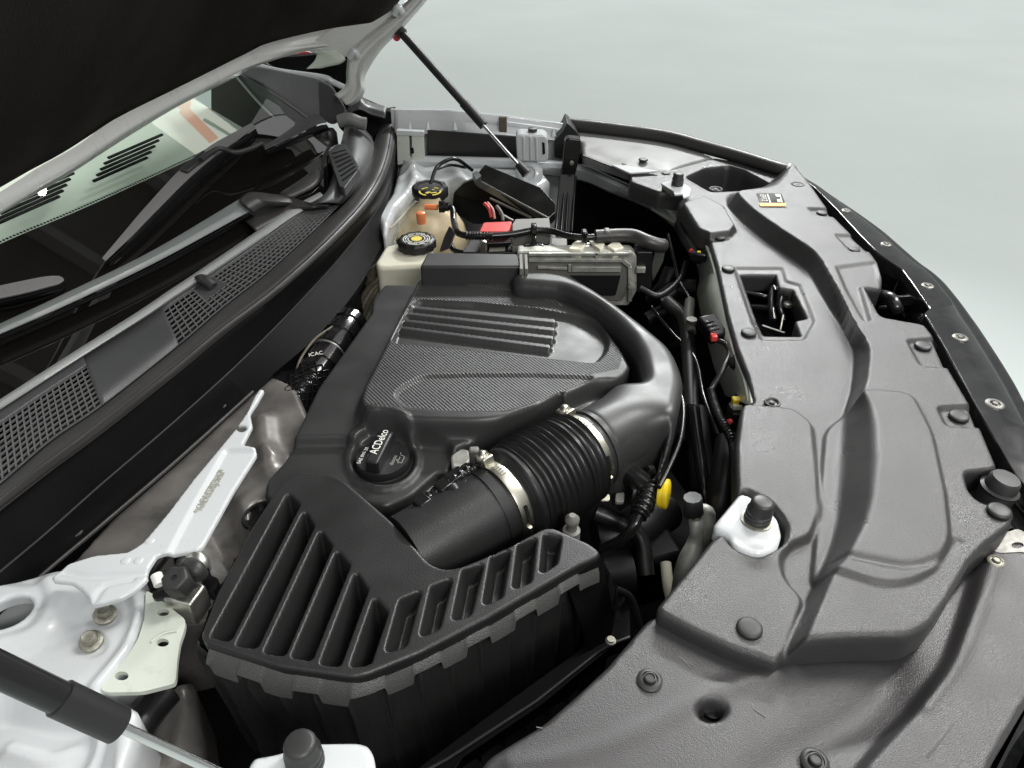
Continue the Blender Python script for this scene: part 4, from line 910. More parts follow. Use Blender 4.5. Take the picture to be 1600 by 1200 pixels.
# ------------------------------------------------------------------ coolant tank and brake fluid tank
ct = thing('coolant_tank', P(675, 350, -.22), 'cloudy cream coolant tank with black and yellow screw cap and orange inlet', 'coolant tank')
tcx = P(674, 312, -.03)
prof = [(.024, .012), (.026, .0), (.034, -.006), (.052, -.022), (.072, -.055), (.083, -.095), (.086, -.135), (.085, -.20)]
tk = lathe('tank_shell', prof, P(672, 315, -.045), M['tank'], ct, n=48, sc=(1.05, .85))
pc = P(672, 300, -.03)
lathe('tank_cap', [(.040, -.012), (.041, -.008), (.041, .010), (.038, .014), (.029, .0145), (.028, .012), (.002, .0125)], P(672, 299, -.03), M['black'], ct, n=64, lobes=10, lobe_amp=.035)
cp_ = P(672, 295, -.0165)
pl = []
for j in range(20):
    t0, t1 = j / 20 * 2 * math.pi, (j + 1) / 20 * 2 * math.pi
    if j in (4, 5, 14, 15): continue
    c_ = P(672, 299, -.0165)
    pl.append(barvf(c_ + Vector((math.cos(t0), math.sin(t0), 0)) * .024, c_ + Vector((math.cos(t1), math.sin(t1), 0)) * .024, .004, .001))
c_ = P(672, 299, -.0165)
pl.append(barvf(c_ + Vector((-.008, -.012, 0)), c_ + Vector((.010, .012, 0)), .007, .001)); pl.append(barvf(c_ + Vector((.002, -.010, 0)), c_ + Vector((.016, -.006, 0)), .004, .001))
merge('cap_print', pl, M['printy'], ct)
lathe('orange_inlet', [(.0095, -.004), (.0105, .020), (.008, .022)], P(660, 328, -.03) + Vector((0, -.035, -.012)), M['orange'], ct, n=20)
tube('inlet_stub', [P(664, 323, -.02), P(684, 324, -.02)], .0065, M['orange'], ct, n=14, m=6)
tube('hose_fitting', [P(686, 323, -.02), P(701, 323, -.02)], lambda t: .013 if t < .6 else .010, M['shiny'], ct, n=18, m=12)
plate('mount_strap', [(702, 353, -.06), (712, 362, -.06), (702, 388, -.08), (686, 394, -.09), (694, 370, -.07)], M['black'], ct, thick=.02, d=(0, 1, -.5))
tube('tank_seam', [P(610, 356, -.08), P(622, 345, -.07), P(640, 322, -.055), P(650, 306, -.05)], .003, M['tank2'], ct, n=8)
bt = thing('brake_fluid_tank', P(625, 400, -.2), 'off-white brake fluid tank with a scalloped cap bearing a yellow spot', 'brake fluid tank')
plate('tank_shell', [(602, 384), (628, 378), (672, 382), (680, 396), (668, 414), (590, 418), (586, 410)], M['tank2'], bt, z=-.075, thick=.1, rad=.01, bevel=.008, seg=3)
kc = P(651, 376, -.058)
lathe('tank_cap', [(.040, -.014), (.0405, .0), (.038, .004), (.032, .0052), (.031, .004), (.002, .004)], kc, M['black'], bt, n=60, lobes=12, lobe_amp=.03)
lathe('yellow_spot', [(.0115, .0), (.0115, .0012)], kc + Vector((0, 0, .004)), M['printy'], bt, n=24)
pl = []
for rr, w_ in ((.018, .002), (.0235, .002), (.028, .0018)):
    for j in range(32):
        if (j + int(rr * 1000)) % 8 == 0: continue
        t0, t1 = j / 32 * 2 * math.pi, (j + .8) / 32 * 2 * math.pi
        pl.append(barvf(kc + Vector((math.cos(t0) * rr, math.sin(t0) * rr, .0044)), kc + Vector((math.cos(t1) * rr, math.sin(t1) * rr, .0044)), w_, .0008))
merge('ring_print', pl, M['printw'], bt)

vh = thing('vapour_hose', P(860, 372, -.08), 'thin black vapour hose from the coolant tank across the battery to a thicker grey sleeve', 'hose')
tube('hose_run', [P(700, 323, -.02), P(707, 327, -.02), P(709, 345, -.03), P(714, 362, -.03), P(728, 368, -.03), P(760, 369, -.03), P(800, 366, -.03), P(834, 360, -.025), P(862, 361, -.025), P(885, 368, -.025), P(912, 371, -.025), P(936, 370, -.025)], .0068, M['shiny'], vh, n=14, m=120)
tube('convoluted_sleeve', [P(728, 368, -.03), P(770, 369, -.03)], lambda t: .0085 + .0012 * math.sin(t * 60), M['shiny'], vh, n=12, m=60)
tube('thick_sleeve', [P(930, 370, -.025), P(965, 368, -.025), P(990, 369, -.025), P(1010, 377, -.028), P(1028, 383, -.035), P(1036, 384, -.04)], .0145, M['seal'], vh, n=20)
for x, y in ((948, 366), (834, 358), (913, 368)):
    box('hose_clip', P(x, y, -.02), (.012, .02, .022), M['greyp'] if x == 948 else M['shiny'], vh, bevel=.003)
tube('black_cable', [P(673, 288, -.02), P(682, 262, .0), P(700, 250, .01), P(716, 250, .005), P(738, 266, -.03)], .0045, M['shiny'], vh, n=10)
tube('black_cable', [P(684, 264, -.03), P(704, 258, -.03), P(728, 262, -.03)], .0035, M['shiny'], vh, n=10)

# fuse box
M['pinkw'] = material('pink_wire', (.55, .25, .22), .4)
fb = thing('fuse_box', P(800, 310, -.2), 'black slanted fuse box with ridged lid in front of the far strut mount', 'fuse box')
plate('fuse_lid', [(758, 257, .0), (806, 277, .0), (845, 293, .0), (868, 318, -.02), (868, 331, -.03), (858, 340, -.035), (741, 277, -.01), (750, 266, -.0)], M['shiny'], fb, thick=.02, rad=.005, bevel=.003)
plate('fuse_body', [(741, 280, -.03), (858, 343, -.055), (858, 350, -.12), (740, 350, -.2), (706, 330, -.14), (709, 302, -.06), (724, 287, -.03)], M['black'], fb, thick=.03, d=(0, 1, -.2), rad=.003)
for a, b in (((742, 278, -.012), (858, 341, -.037)), ((766, 310, -.035), (830, 340, -.05)), ((780, 333, -.04), (802, 345, -.05))):
    v, f = barvf(P(*a) , P(*b), .004, .004); merge('lid_rim', [(v, f)], M['greyp'], fb)
plate('lid_latch', [(738, 270, .004), (746, 267, .004), (752, 274, .004), (744, 281, .004)], M['cap'], fb, thick=.015, rad=.002)
tube('red_wire', [P(757, 318, -.03), P(764, 326, -.035), P(768, 340, -.05)], .0042, M['red'], fb, n=8)
tube('red_wire', [P(762, 317, -.03), P(770, 328, -.035), P(773, 342, -.05)], .0032, M['pinkw'], fb, n=8)
tube('grey_wire', [P(776, 322, -.03), P(784, 334, -.04), P(786, 345, -.05)], .004, M['greyp'], fb, n=8)

# battery
ba = thing('car_battery', P(800, 375, -.25), 'dark battery with red positive cover and grey negative cover', 'battery')
plate('battery_case', [(744, 362), (866, 360), (876, 394), (722, 394)], M['black'], ba, z=-.07, thick=.15, rad=.005, bevel=.003)
plate('positive_cover', [(755, 347), (800, 345), (797, 358), (790, 362), (748, 362)], M['red'], ba, z=-.035, thick=.03, rad=.005, bevel=.003)
plate('negative_cover', [(805, 342), (858, 340), (861, 358), (800, 361), (800, 350)], M['greyp'], ba, z=-.03, thick=.035, rad=.003, bevel=.003)
plate('case_rim', [(803, 366, -.064), (846, 364, -.064), (836, 378, -.064), (812, 379, -.064), (806, 392, -.064), (800, 392, -.064)], M['greyp'], ba, thick=.006, rad=.003)
plate('paper_label', [(766, 383), (790, 382), (789, 391), (764, 392)], material('faded_label', (.35, .34, .28), .6), ba, z=-.066, thick=.002, bevel=0, rad=0)
lathe('terminal_nut', [(.008, -.02), (.008, .01), (.005, .012)], P(755, 384, -.055), M['steel'], ba, n=6)
plate('terminal_bar', [(760, 374, -.05), (800, 371, -.05), (798, 378, -.05), (758, 380, -.05)], M['shiny'], ba, thick=.01)
for x in (834, 912):
    plate('cable_bridge', [(x - 22, 391, -.045), (x - 14, 384, -.04), (x - 4, 382, -.04), (x - 3, 372, -.03), (x + 4, 372, -.03), (x + 5, 382, -.04), (x + 14, 384, -.04), (x + 20, 391, -.045)], M['shiny'], ba, thick=.012, d=(0, 1, 0), rad=.002)
for pts_ in ([(888, 388), (896, 378), (906, 374), (916, 380), (908, 390)], [(920, 376), (936, 374), (945, 381), (938, 390), (930, 384)], [(948, 384), (956, 378), (968, 378), (975, 386), (960, 391)]):
    plate('cream_connector', pts_, M['creamclip'], ba, z=-.035, thick=.02, rad=.003, bevel=.002)
plate('wire_duct', [(862, 372), (886, 372), (886, 392), (858, 392)], M['greyp'], ba, z=-.045, thick=.03, rad=.003)
# engine computer
eb = thing('engine_computer', P(900, 440, -.2), 'cast aluminium engine computer case standing behind the duct bend', 'engine computer')
yE = P(900, 392, -.04).y
def E(x, y, dz=0): return PY(x, y, yE - dz)
plate('cast_case', [E(*p) for p in [(808, 393), (986, 392), (995, 400), (995, 455), (982, 478), (808, 478)]], M['cast'], eb, world=True, thick=.03, d=(0, 1, 0), rad=.006, bevel=.003)
plate('cast_recess', [E(820, 408, .004), E(970, 408, .004), E(980, 418, .004), E(980, 455, .004), E(972, 470, .004), E(820, 470, .004)], M['greyp'], eb, world=True, thick=.004, d=(0, 1, 0), rad=.004, bevel=.001)
for a, b, w_ in (((826, 397), (984, 396), .006), ((826, 406), (972, 406), .008), ((972, 406), (984, 416), .008), ((984, 416), (984, 470), .008), ((840, 417), (886, 419), .006), ((893, 420), (970, 420), .012), ((890, 412), (890, 424), .006), ((932, 394), (932, 404), .006)):
    v, f = barvf(E(*a, .006), E(*b, .006), .010, w_ , up=(0, -1, 0)); v = v
    merge('cast_fin', [barvf(E(*a, .006), E(*b, .006), w_, .008, up=(0, -1, 0))], M['cast'], eb, bevel=.001)
plate('dark_panel', [E(890, 430, .009), E(970, 430, .009), E(962, 462, .009), E(940, 462, .009)], M['black'], eb, world=True, thick=.002, d=(0, 1, 0))
plate('side_block', [E(996, 394), (E(1020, 394)), E(1018, 452), E(996, 458)], M['black'], eb, world=True, thick=.05, d=(0, 1, 0), rad=.003)
bar('case_lug', E(994, 421, .005), E(1008, 421, .005), .010, .012, M['cast'], eb)
lathe('case_lug_screw', [(.008, 0), (.008, .006), (.004, .007)], E(987, 446, .01), M['cast'], eb, axis=(0, -1, 0), n=6)
plate('pale_bracket', [P(1024, 388, -.06), P(1040, 386, -.06), P(1036, 408, -.1), P(1020, 440, -.18), P(1018, 420, -.15)], M['primer'], eb, world=True, thick=.004, d=(.3, 1, 0), rad=.002)

# ribbed black brace standing behind the battery
br_ = thing('ribbed_brace', P(884, 350, -.15), 'glossy black ribbed brace running down behind the battery', 'brace')
for k, x in enumerate((0, 1)):
    pass
yb = P(885, 255, -.03).y
plate('brace_web', [PY(876, 262, yb), PY(899, 262, yb), PY(893, 366, yb - .14), PY(867, 366, yb - .14)], M['shiny'], br_, world=True, thick=.008, rad=.002)
for a, b in (((876, 276), (868, 362)), ((884, 276), (876, 362)), ((889, 276), (884, 362)), ((899, 276), (893, 362))):
    tube('brace_rib', [PY(a[0], a[1], yb - .006), PY(b[0], b[1], yb - .15)], .0042, M['gloss'], br_, n=10, m=8)
plate('brace_cap', [PY(x, y, yb - .015) for x, y in [(883, 220), (888, 216), (907, 218), (909, 232), (903, 258), (898, 276), (876, 276), (880, 250)]], M['shiny'], br_, world=True, thick=.03, d=(0, 1, 0), rad=.004, bevel=.003)
lathe('brass_nut', [(.006, 0), (.006, .006), (.003, .007)], PY(893, 254, yb - .02), M['bolt'], br_, axis=(0, -1, 0), n=6)

# dusty hoses between the cowl and the engine cover
dh = thing('dusty_engine_hose', P(585, 440, -.25), 'bundle of dusty brown hoses squeezed between cowl and engine cover', 'hose')
tube('hose_bend', [P(560, 470, -.2), P(580, 440, -.14), P(605, 420, -.11), P(640, 412, -.11)], .022, M['brownhose'], dh)
for k in range(4):
    tube('thin_hose', [P(548 + 8 * k, 500, -.2), P(575 + 9 * k, 452 - 3 * k, -.13), P(600 + 12 * k, 430 - 3 * k, -.10), P(618 + 14 * k, 418, -.11)], .0055, M['bolt'] if k % 2 else M['brownhose'], dh, n=10)
cp2 = thing('charge_pipe', P(505, 570, -.25), 'glossy black ribbed charge pipe with white marking beside the engine cover', 'pipe')
tube('pipe_body', [P(548, 505, -.13), P(530, 530, -.13), P(498, 575, -.14), P(472, 612, -.15)], lambda t: .032 + (.0035 if (t * 5.2 % 1) < .55 else 0), M['gloss'], cp2, n=36, m=120)
for t_ in (.16, .36, .56):
    a0, a1 = P(535, 520, -.13), P(500, 572, -.14)
    lathe('highlight_ring', [(.034, -.003), (.0368, 0), (.034, .003)], a0.lerp(a1, t_ * 1.2), M['steel'], cp2, axis=a1 - a0, n=30)  # pale steel rings added as the pipe's bright ring highlights
tube('braided_sleeve', [P(492, 584, -.14), P(474, 606, -.145), P(450, 640, -.15)], lambda t: .031 + .0016 * math.sin(t * 90), M['shiny'], cp2, n=26, m=60)
vv = []
for k in range(14):
    ph = k / 14 * 2 * math.pi; c0, c1 = P(492, 584, -.14), P(450, 640, -.15); u, w_, a = frame(c1 - c0)
    for sgn in (1, -1):
        for j in range(8):
            t0, t1 = j / 8, (j + 1) / 8
            q = [c0.lerp(c1, t) + (u * math.cos(ph + sgn * t * 2.2) + w_ * math.sin(ph + sgn * t * 2.2)) * .0335 for t in (t0, t1)]
            vv.append(barvf(q[0], q[1], .0018, .0018))
merge('braid_strands', vv, M['shiny'], cp2)
c0, c1 = P(535, 520, -.13), P(498, 575, -.14); a = (c1 - c0).normalized()
text('lettering', 'ICAC', c0.lerp(c1, .93) + Vector((0, -.014, .0345)), (1, .35, 0), (-.5, 1, .4), .011, M['printw'], cp2)
tube('wire_loop', [P(520, 510, -.1), P(492, 530, -.1), P(470, 560, -.11), P(462, 585, -.12)], .0025, M['brownhose'], cp2, n=8)

# more pipes and brackets in the dim space beside the engine
for k, (nm, pp_, r_, mt, lb_) in enumerate([
    ('upright_pipe', [(1084, 640, -.12), (1090, 690, -.13), (1100, 760, -.15), (1108, 800, -.18)], .010, 'shiny', 'glossy upright pipe in the shade right of the air duct'),
    ('coolant_pipe', [(1040, 470, -.1), (1068, 500, -.12), (1076, 560, -.14), (1080, 640, -.16)], .014, 'rubber', 'dark coolant pipe beside the lower end of the radiator support'),
    ('bent_bracket', [(1000, 450, -.09), (1030, 462, -.1), (1060, 440, -.1), (1072, 410, -.09)], .006, 'black', 'thin dark bracket rod right of the engine computer'),
    ('thin_cable', [(1044, 366, -.05), (1052, 400, -.08), (1062, 440, -.1), (1078, 470, -.1), (1080, 520, -.12)], .004, 'shiny', 'thin black cable hanging by the far end of the radiator support'),
    ('thin_cable', [(1018, 480, -.12), (1050, 520, -.13), (1086, 560, -.13), (1100, 620, -.12), (1122, 680, -.12)], .0035, 'shiny', 'thin cable running down beside the wide air duct'),
    ('drain_pipe', [(930, 800, -.14), (965, 815, -.15), (1000, 840, -.17), (1010, 900, -.2)], .012, 'rubber', 'drain pipe under the bellows hose end'),
    ('copper_pipe', [(1040, 880, -.2), (1044, 915, -.21), (1050, 940, -.22)], .008, 'creamclip', 'pale sliver of pipe glimpsed low beside the radiator cover'),
    ('tray_cable', [(960, 920, -.1), (985, 935, -.12), (1000, 980, -.15)], .005, 'shiny', 'cable tucked behind the air filter box corner'),
    ('side_conduit', [(700, 370, -.08), (712, 392, -.09), (760, 398, -.09)], .006, 'shiny', 'dark conduit between coolant tank and battery'),
    ('white_wire', [(1075, 488, -.12), (1082, 498, -.12), (1080, 520, -.13)], .003, 'pinkw', 'short pinkish wire at the end of a dark sleeve'),
    ]):
    t_ = tube(nm, [P(*q) for q in pp_], r_, M[mt], None, n=16); props(t_, lb_, 'pipe' if 'pipe' in nm or 'conduit' in nm else 'cable' if 'cable' in nm or 'wire' in nm else 'bracket')
for k, (x, y, sx__, sy__, mt, lb_) in enumerate([(1050, 500, .05, .09, 'black', 'dark cast housing between the air duct and the radiator support'), (1010, 870, .07, .10, 'wall', 'dark housing under the breather elbow'), (1060, 700, .03, .14, 'black', 'narrow dark fan shroud beside the convoluted wire tube')]):
    t_ = box('dark_housing', P(x, y, -.25), (sx__, sy__, .1), M[mt], None, (.9, .3, 0), (-.3, .9, 0), bevel=.01, seg=3); props(t_, lb_, 'housing')

# harness on the radiator support
wh = thing('wiring_harness', P(1125, 600, -.1), 'thin black wiring harness with red-tabbed connector on the pale radiator support', 'wiring harness')
tube('taped_wire', [P(1118, 530, -.03), P(1134, 538, -.03), P(1140, 552, -.03), P(1134, 568, -.03), P(1126, 584, -.035), P(1116, 600, -.045), P(1110, 612, -.05)], .0045, M['rubber'], wh, n=10)
tube('convoluted_tube', [P(1110, 610, -.05), P(1116, 632, -.05), P(1126, 655, -.05), P(1140, 680, -.055), P(1146, 700, -.06), P(1150, 740, -.06), P(1150, 775, -.07)], lambda t: .0062 + .0010 * math.sin(t * 260), M['shiny'], wh, n=12, m=260)
box('connector', P(1112, 514, -.025), (.030, .048, .022), M['shiny'], wh, (.9, .35, 0), (-.35, .9, .25), bevel=.003)
for k in range(3): box('connector_rib', P(1108 + 4 * k, 503 + 6 * k, -.008), (.020, .004, .005), M['gloss'], wh, (.9, .35, 0), (-.35, .9, .25), bevel=.001)
box('red_lock', P(1115, 527, -.018), (.010, .012, .010), M['red'], wh, bevel=.0015)
lathe('wire_grommet', [(.008, 0), (.012, .004), (.012, .010), (.006, .012)], P(1141, 568, -.028), M['rubber'], wh, (.8, -.4, .6), n=18)
box('yellow_connector', P(1151, 627, -.045), (.014, .012, .012), M['yellow'], wh, bevel=.002)
box('white_tab', P(1152, 636, -.05), (.014, .006, .008), M['creamclip'], wh, bevel=.001)
box('connector_shell', P(1162, 628, -.05), (.022, .026, .02), M['black'], wh, bevel=.002)
box('connector_shell', P(1154, 650, -.07), (.03, .03, .03), M['black'], wh, bevel=.002)
lathe('red_plug', [(.004, 0), (.004, .005), (.002, .006)], P(1141, 659, -.05), M['red'], wh, (-.6, -.6, .5), n=12)
tube('thick_hose', [P(1142, 690, -.09), P(1136, 730, -.10), P(1128, 780, -.12), P(1120, 830, -.16)], .022, M['rubber'], wh, n=20)
fc = thing('far_connector_cluster', P(1088, 400, -.08), 'small connectors with red and yellow bits at the far end of the radiator support', 'connectors')
box('connector', P(1092, 400, -.03), (.03, .02, .018), M['shiny'], fc, (.8, -.3, 0), (.3, .8, 0), bevel=.003)
lathe('red_plug', [(.0045, 0), (.0045, .006), (.002, .007)], P(1081, 392, -.03), M['red'], fc, (-.5, -.8, .4), n=12)
box('yellow_tab', P(1092, 394, -.022), (.007, .006, .004), M['yellow'], fc, bevel=.001)
tube('hose_piece', [P(1066, 352, -.07), P(1076, 372, -.06), P(1094, 400, -.05)], .018, M['rubber'], fc, n=16)
tube('hose_piece', [P(1078, 470, -.1), P(1076, 498, -.11), P(1080, 520, -.12)], .010, M['greyp'], fc, n=12)
lathe('green_ring', [(.010, 0), (.010, .008)], P(1080, 504, -.10), M['brownhose'], fc, n=14)
for k, (pp_, r_) in enumerate([([(1030, 470, -.15), (1060, 452, -.13), (1090, 450, -.12)], .02), ([(1010, 500, -.2), (1050, 480, -.18), (1085, 470, -.16)], .016), ([(1050, 420, -.12), (1040, 445, -.15), (1020, 470, -.2)], .018), ([(1085, 640, -.15), (1092, 700, -.18), (1100, 770, -.2)], .02), ([(930, 840, -.2), (990, 830, -.2), (1040, 800, -.22)], .03), ([(940, 900, -.22), (985, 895, -.22)], .035)]):
    t_ = tube('dark_bay_hose', [P(*q) for q in pp_], r_, M['black'], None, n=18)
    props(t_, ['dark hose low down beside the engine computer', 'lower dark hose right of the engine computer', 'short upright dark hose by the engine computer edge', 'upright dark hose left of the convoluted wire tube', 'dark hose under the breather elbow', 'dark canister beyond the air filter box corner'][k], 'hose')

# ------------------------------------------------------------------ cowl, seal, grilles
cw = thing('plastic_cowl', P(200, 640, -.15), 'black plastic cowl between windscreen and engine bay with two mesh vents', 'cowl')
def rowz(pts, z): return [P(x, y, z) for x, y in pts]
c_top = [(-60, 662), (0, 624), (110, 553), (215, 487), (262, 455), (300, 430), (400, 362), (452, 326), (500, 300)]
c_low = [(-60, 800), (0, 758), (80, 690), (161, 634), (280, 540), (350, 480), (420, 425), (500, 352), (560, 290), (590, 235)]
s_top = [(-60, 806), (0, 764), (80, 698), (161, 640), (280, 546), (350, 486), (420, 430), (500, 358), (556, 300), (585, 250), (602, 180)]
s_mid = [(-60, 826), (0, 780), (80, 716), (161, 656), (280, 562), (350, 504), (425, 445), (510, 368), (568, 306), (598, 250), (612, 182)]
s_low = [(-60, 842), (0, 794), (80, 732), (161, 672), (280, 578), (350, 520), (435, 455), (520, 378), (580, 312), (608, 255), (620, 186)]
crs = [(-60, 940), (0, 893), (80, 826), (160, 755), (280, 652), (385, 556), (470, 470), (540, 392), (592, 322), (614, 262), (624, 200)]
lowe = [(-60, 1000), (0, 955), (80, 886), (161, 818), (280, 716), (395, 612), (420, 590), (500, 520), (566, 440), (604, 360), (618, 290), (628, 220)]
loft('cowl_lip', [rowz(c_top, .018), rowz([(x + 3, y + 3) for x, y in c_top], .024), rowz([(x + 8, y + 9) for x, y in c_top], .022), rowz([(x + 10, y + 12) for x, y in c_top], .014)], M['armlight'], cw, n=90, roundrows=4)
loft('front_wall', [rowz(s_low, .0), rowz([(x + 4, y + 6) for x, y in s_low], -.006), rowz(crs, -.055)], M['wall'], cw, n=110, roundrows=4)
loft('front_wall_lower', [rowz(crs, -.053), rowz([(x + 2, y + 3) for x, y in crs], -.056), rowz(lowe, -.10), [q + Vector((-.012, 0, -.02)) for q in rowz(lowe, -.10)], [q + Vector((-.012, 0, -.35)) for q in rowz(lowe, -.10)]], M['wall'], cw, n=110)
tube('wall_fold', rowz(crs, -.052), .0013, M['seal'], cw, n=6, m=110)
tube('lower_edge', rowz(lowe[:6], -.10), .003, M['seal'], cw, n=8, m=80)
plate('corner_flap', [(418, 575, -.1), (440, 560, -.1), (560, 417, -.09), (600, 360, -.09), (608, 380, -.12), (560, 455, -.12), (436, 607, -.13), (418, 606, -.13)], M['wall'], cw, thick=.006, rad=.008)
for x, y in ((118, 832), (345, 634)): clip(x, y, -.088, cw, .7)
# flat plate of the cowl between and around the vents (real openings)
def cl(t, v):      # point on the cowl plate, t along, v across
    a = TOPC[int(t * 199)]; b = LOWC[int(t * 199)]
    return Vector(a).lerp(Vector(b), v)
TOPC = catmull([P(x + 10, y + 12, .014) for x, y in c_top], 200); LOWC = catmull([P(x, y, .006) for x, y in c_low[:-1]], 200)
def tfind(px, py, L):
    q = P(px, py, .01); return min(range(200), key=lambda i: (Vector(L[i]) - q).length) / 199
def vent(name, px_top, px_low, nu, nv, v0, v1, notch=None):
    """mesh of crossing bars between two cuts along the cowl"""
    (ta, tb), (la, lb) = [(tfind(*px_top[0], TOPC), tfind(*px_top[1], TOPC)), (tfind(*px_low[0], LOWC), tfind(*px_low[1], LOWC))]
    def g(u, v):
        a = Vector(TOPC[int(round((ta + (tb - ta) * u) * 199))]); b = Vector(LOWC[int(round((la + (lb - la) * u) * 199))])
        # finer than the table
        fu = (ta + (tb - ta) * u) * 199; i = min(int(fu), 198); a = Vector(TOPC[i]).lerp(Vector(TOPC[i + 1]), fu - i)
        fu = (la + (lb - la) * u) * 199; i = min(int(fu), 198); b = Vector(LOWC[i]).lerp(Vector(LOWC[i + 1]), fu - i)
        return a.lerp(b, v)
    pieces = []
    for i in range(nu + 1):
        u = i / nu
        for j in range(nv):
            va, vb = v0 + (v1 - v0) * j / nv, v0 + (v1 - v0) * (j + 1) / nv
            if notch and notch(u, (va + vb) / 2): continue
            pieces.append(barvf(g(u, va), g(u, vb), .0018, .0028))
    for j in range(nv + 1):
        v = v0 + (v1 - v0) * j / nv
        for i in range(nu):
            if notch and notch((i + .5) / nu, v): continue
            pieces.append(barvf(g(i / nu, v), g((i + 1) / nu, v), .0018, .0024))
    return merge(name, pieces, M['mesh'], cw), g
def strip_plate(name, px_top, px_low, v0=0, v1=1, n=24, mat='cowl'):
    (ta, tb), (la, lb) = [(tfind(*px_top[0], TOPC), tfind(*px_top[1], TOPC)), (tfind(*px_low[0], LOWC), tfind(*px_low[1], LOWC))]
    r = []
    for v in (v0, v0 + (v1 - v0) * .35, v0 + (v1 - v0) * .7, v1):
        row = []
        for i in range(n):
            fu = (ta + (tb - ta) * i / (n - 1)) * 199; k = min(int(fu), 198); a = Vector(TOPC[k]).lerp(Vector(TOPC[k + 1]), fu - k)
            fu = (la + (lb - la) * i / (n - 1)) * 199; k = min(int(fu), 198); b = Vector(LOWC[k]).lerp(Vector(LOWC[k + 1]), fu - k)
            row.append(a.lerp(b, v))
        r.append(row)
    return loft(name, r, M[mat], cw, n=n, straight=True, solid=.003)
strip_plate('plate_section', ((-60, 700), (0, 654)), ((-60, 800), (0, 758)), 0, 1) if False else None
strip_plate('plate_section', ((128, 562), (252, 482)), ((161, 634), (283, 537)))
strip_plate('vent_border', ((-50, 690), (130, 560)), ((-50, 790), (163, 632)), 0, .20)
strip_plate('vent_border', ((-50, 690), (130, 560)), ((-50, 790), (163, 632)), .97, 1)
strip_plate('vent_border', ((250, 484), (480, 324)), ((281, 539), (560, 290)), 0, .10)
strip_plate('vent_border', ((250, 484), (480, 324)), ((281, 539), (560, 290)), .97, 1)
vent('vent_mesh', ((-50, 690), (129, 561)), ((-50, 790), (162, 633)), 19, 9, .20, .97)
_, G2 = vent('vent_mesh', ((251, 483), (478, 326)), ((282, 538), (556, 294)), 38, 8, .10, .97, notch=lambda u, v: .16 < u < .27 and v < .55)
plate('vent_notch_pad', [G2(.155, .05), G2(.275, .05), G2(.275, .55), G2(.155, .55)], M['cowl'], cw, world=True, thick=.005, rad=.002)
plate('vent_end_plate', [G2(.97, .08), G2(1.0, .08), G2(1.0, .98), G2(.985, .98)], M['cowl'], cw, world=True, thick=.004, rad=.001)
tube('grip_hook', [G2(.21, .0) + Vector((0, 0, .004)), G2(.21, .20) + Vector((0, 0, .012)), G2(.22, .42) + Vector((0, 0, .004))], .009, M['cap'], cw, n=16)
TB = list(TOPC[::8]) + [TOPC[-1], tuple(P(556, 190, .02))]; LB = list(LOWC[::8]) + [LOWC[-1], tuple(P(612, 176, .02))]
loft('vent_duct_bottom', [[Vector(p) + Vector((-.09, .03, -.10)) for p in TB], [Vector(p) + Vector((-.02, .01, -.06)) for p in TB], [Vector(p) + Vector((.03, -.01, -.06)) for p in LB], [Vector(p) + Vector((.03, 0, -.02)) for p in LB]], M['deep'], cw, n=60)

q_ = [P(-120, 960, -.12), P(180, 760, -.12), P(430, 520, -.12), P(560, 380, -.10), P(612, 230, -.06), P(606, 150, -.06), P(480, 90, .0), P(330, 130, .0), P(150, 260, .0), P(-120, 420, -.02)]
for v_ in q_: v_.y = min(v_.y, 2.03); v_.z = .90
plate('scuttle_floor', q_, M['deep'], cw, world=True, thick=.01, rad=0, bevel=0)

sl = thing('hood_seal', P(300, 560, -.02), 'long grey-black rubber hood seal running along the cowl edge', 'seal')
loft('seal_bulb', [rowz(c_low[:-1] + [(598, 180)], .004), rowz(s_top, .014), rowz(s_mid, .018), rowz(s_low, .008), rowz(s_low, -.004)], M['seal'], sl, n=120, roundrows=5)
tube('seal_lip', rowz(s_low, .004), .003, M['seal'], sl, n=8, m=120)
tube('seal_groove_bead', rowz([(x - 5, y - 7) for x, y in s_low], .016), .0016, M['black'], sl, n=6, m=120)
plate('seal_end', [P(598, 184, .012), P(606, 168, .03), P(618, 166, .03), P(622, 178, .02), P(621, 192, .0), P(604, 196, .0)], M['brownhose'], sl, world=True, thick=.02, rad=.004, bevel=.003)

# upper far corner of the cowl: scoop with small louvre
sc_ = thing('cowl_corner_vent', P(540, 260, -.03), 'curved black cowl corner scoop with a small louvred vent', 'vent')
loft('scoop_shell', [rowz([(480, 322), (512, 300), (530, 240), (542, 190)], .02), rowz([(500, 318), (530, 280), (550, 235), (552, 192)], .035), rowz([(524, 318), (556, 275), (572, 235), (566, 200)], .02), rowz([(530, 322), (566, 285), (585, 240), (580, 215)], .0)], M['cowl'], sc_, n=30, roundrows=5, solid=.003)
plate('louvre_panel', [(512, 238), (524, 228), (540, 226), (552, 244), (562, 262), (538, 294), (530, 290)], M['cowl'], sc_, z=.046, thick=.02, rad=.006, bevel=.002)
for k in range(7):
    a = P(519 + 2.7 * k, 240 + 7 * k, .0465); b = P(540 + 2.9 * k, 234 + 5.2 * k, .0465)
    bar('louvre_slot', a, b, .0055, .0016, M['deep'], sc_, bevel=0)
tube('louvre_rim', [P(514, 236, .037), P(524, 228, .039), P(538, 226, .037)], .002, M['seal'], sc_, n=8)
tube('louvre_rim', [P(514, 236, .037), P(524, 262, .037), P(534, 294, .032)], .002, M['seal'], sc_, n=8)
loft('cowl_curve', [rowz([(430, 300), (470, 270), (488, 230), (498, 205)], .012), rowz([(440, 305), (484, 275), (500, 235), (508, 208)], .022), rowz([(455, 312), (500, 285), (514, 240), (520, 212)], .012)], M['seal'], sc_, n=30, roundrows=4, solid=.003)
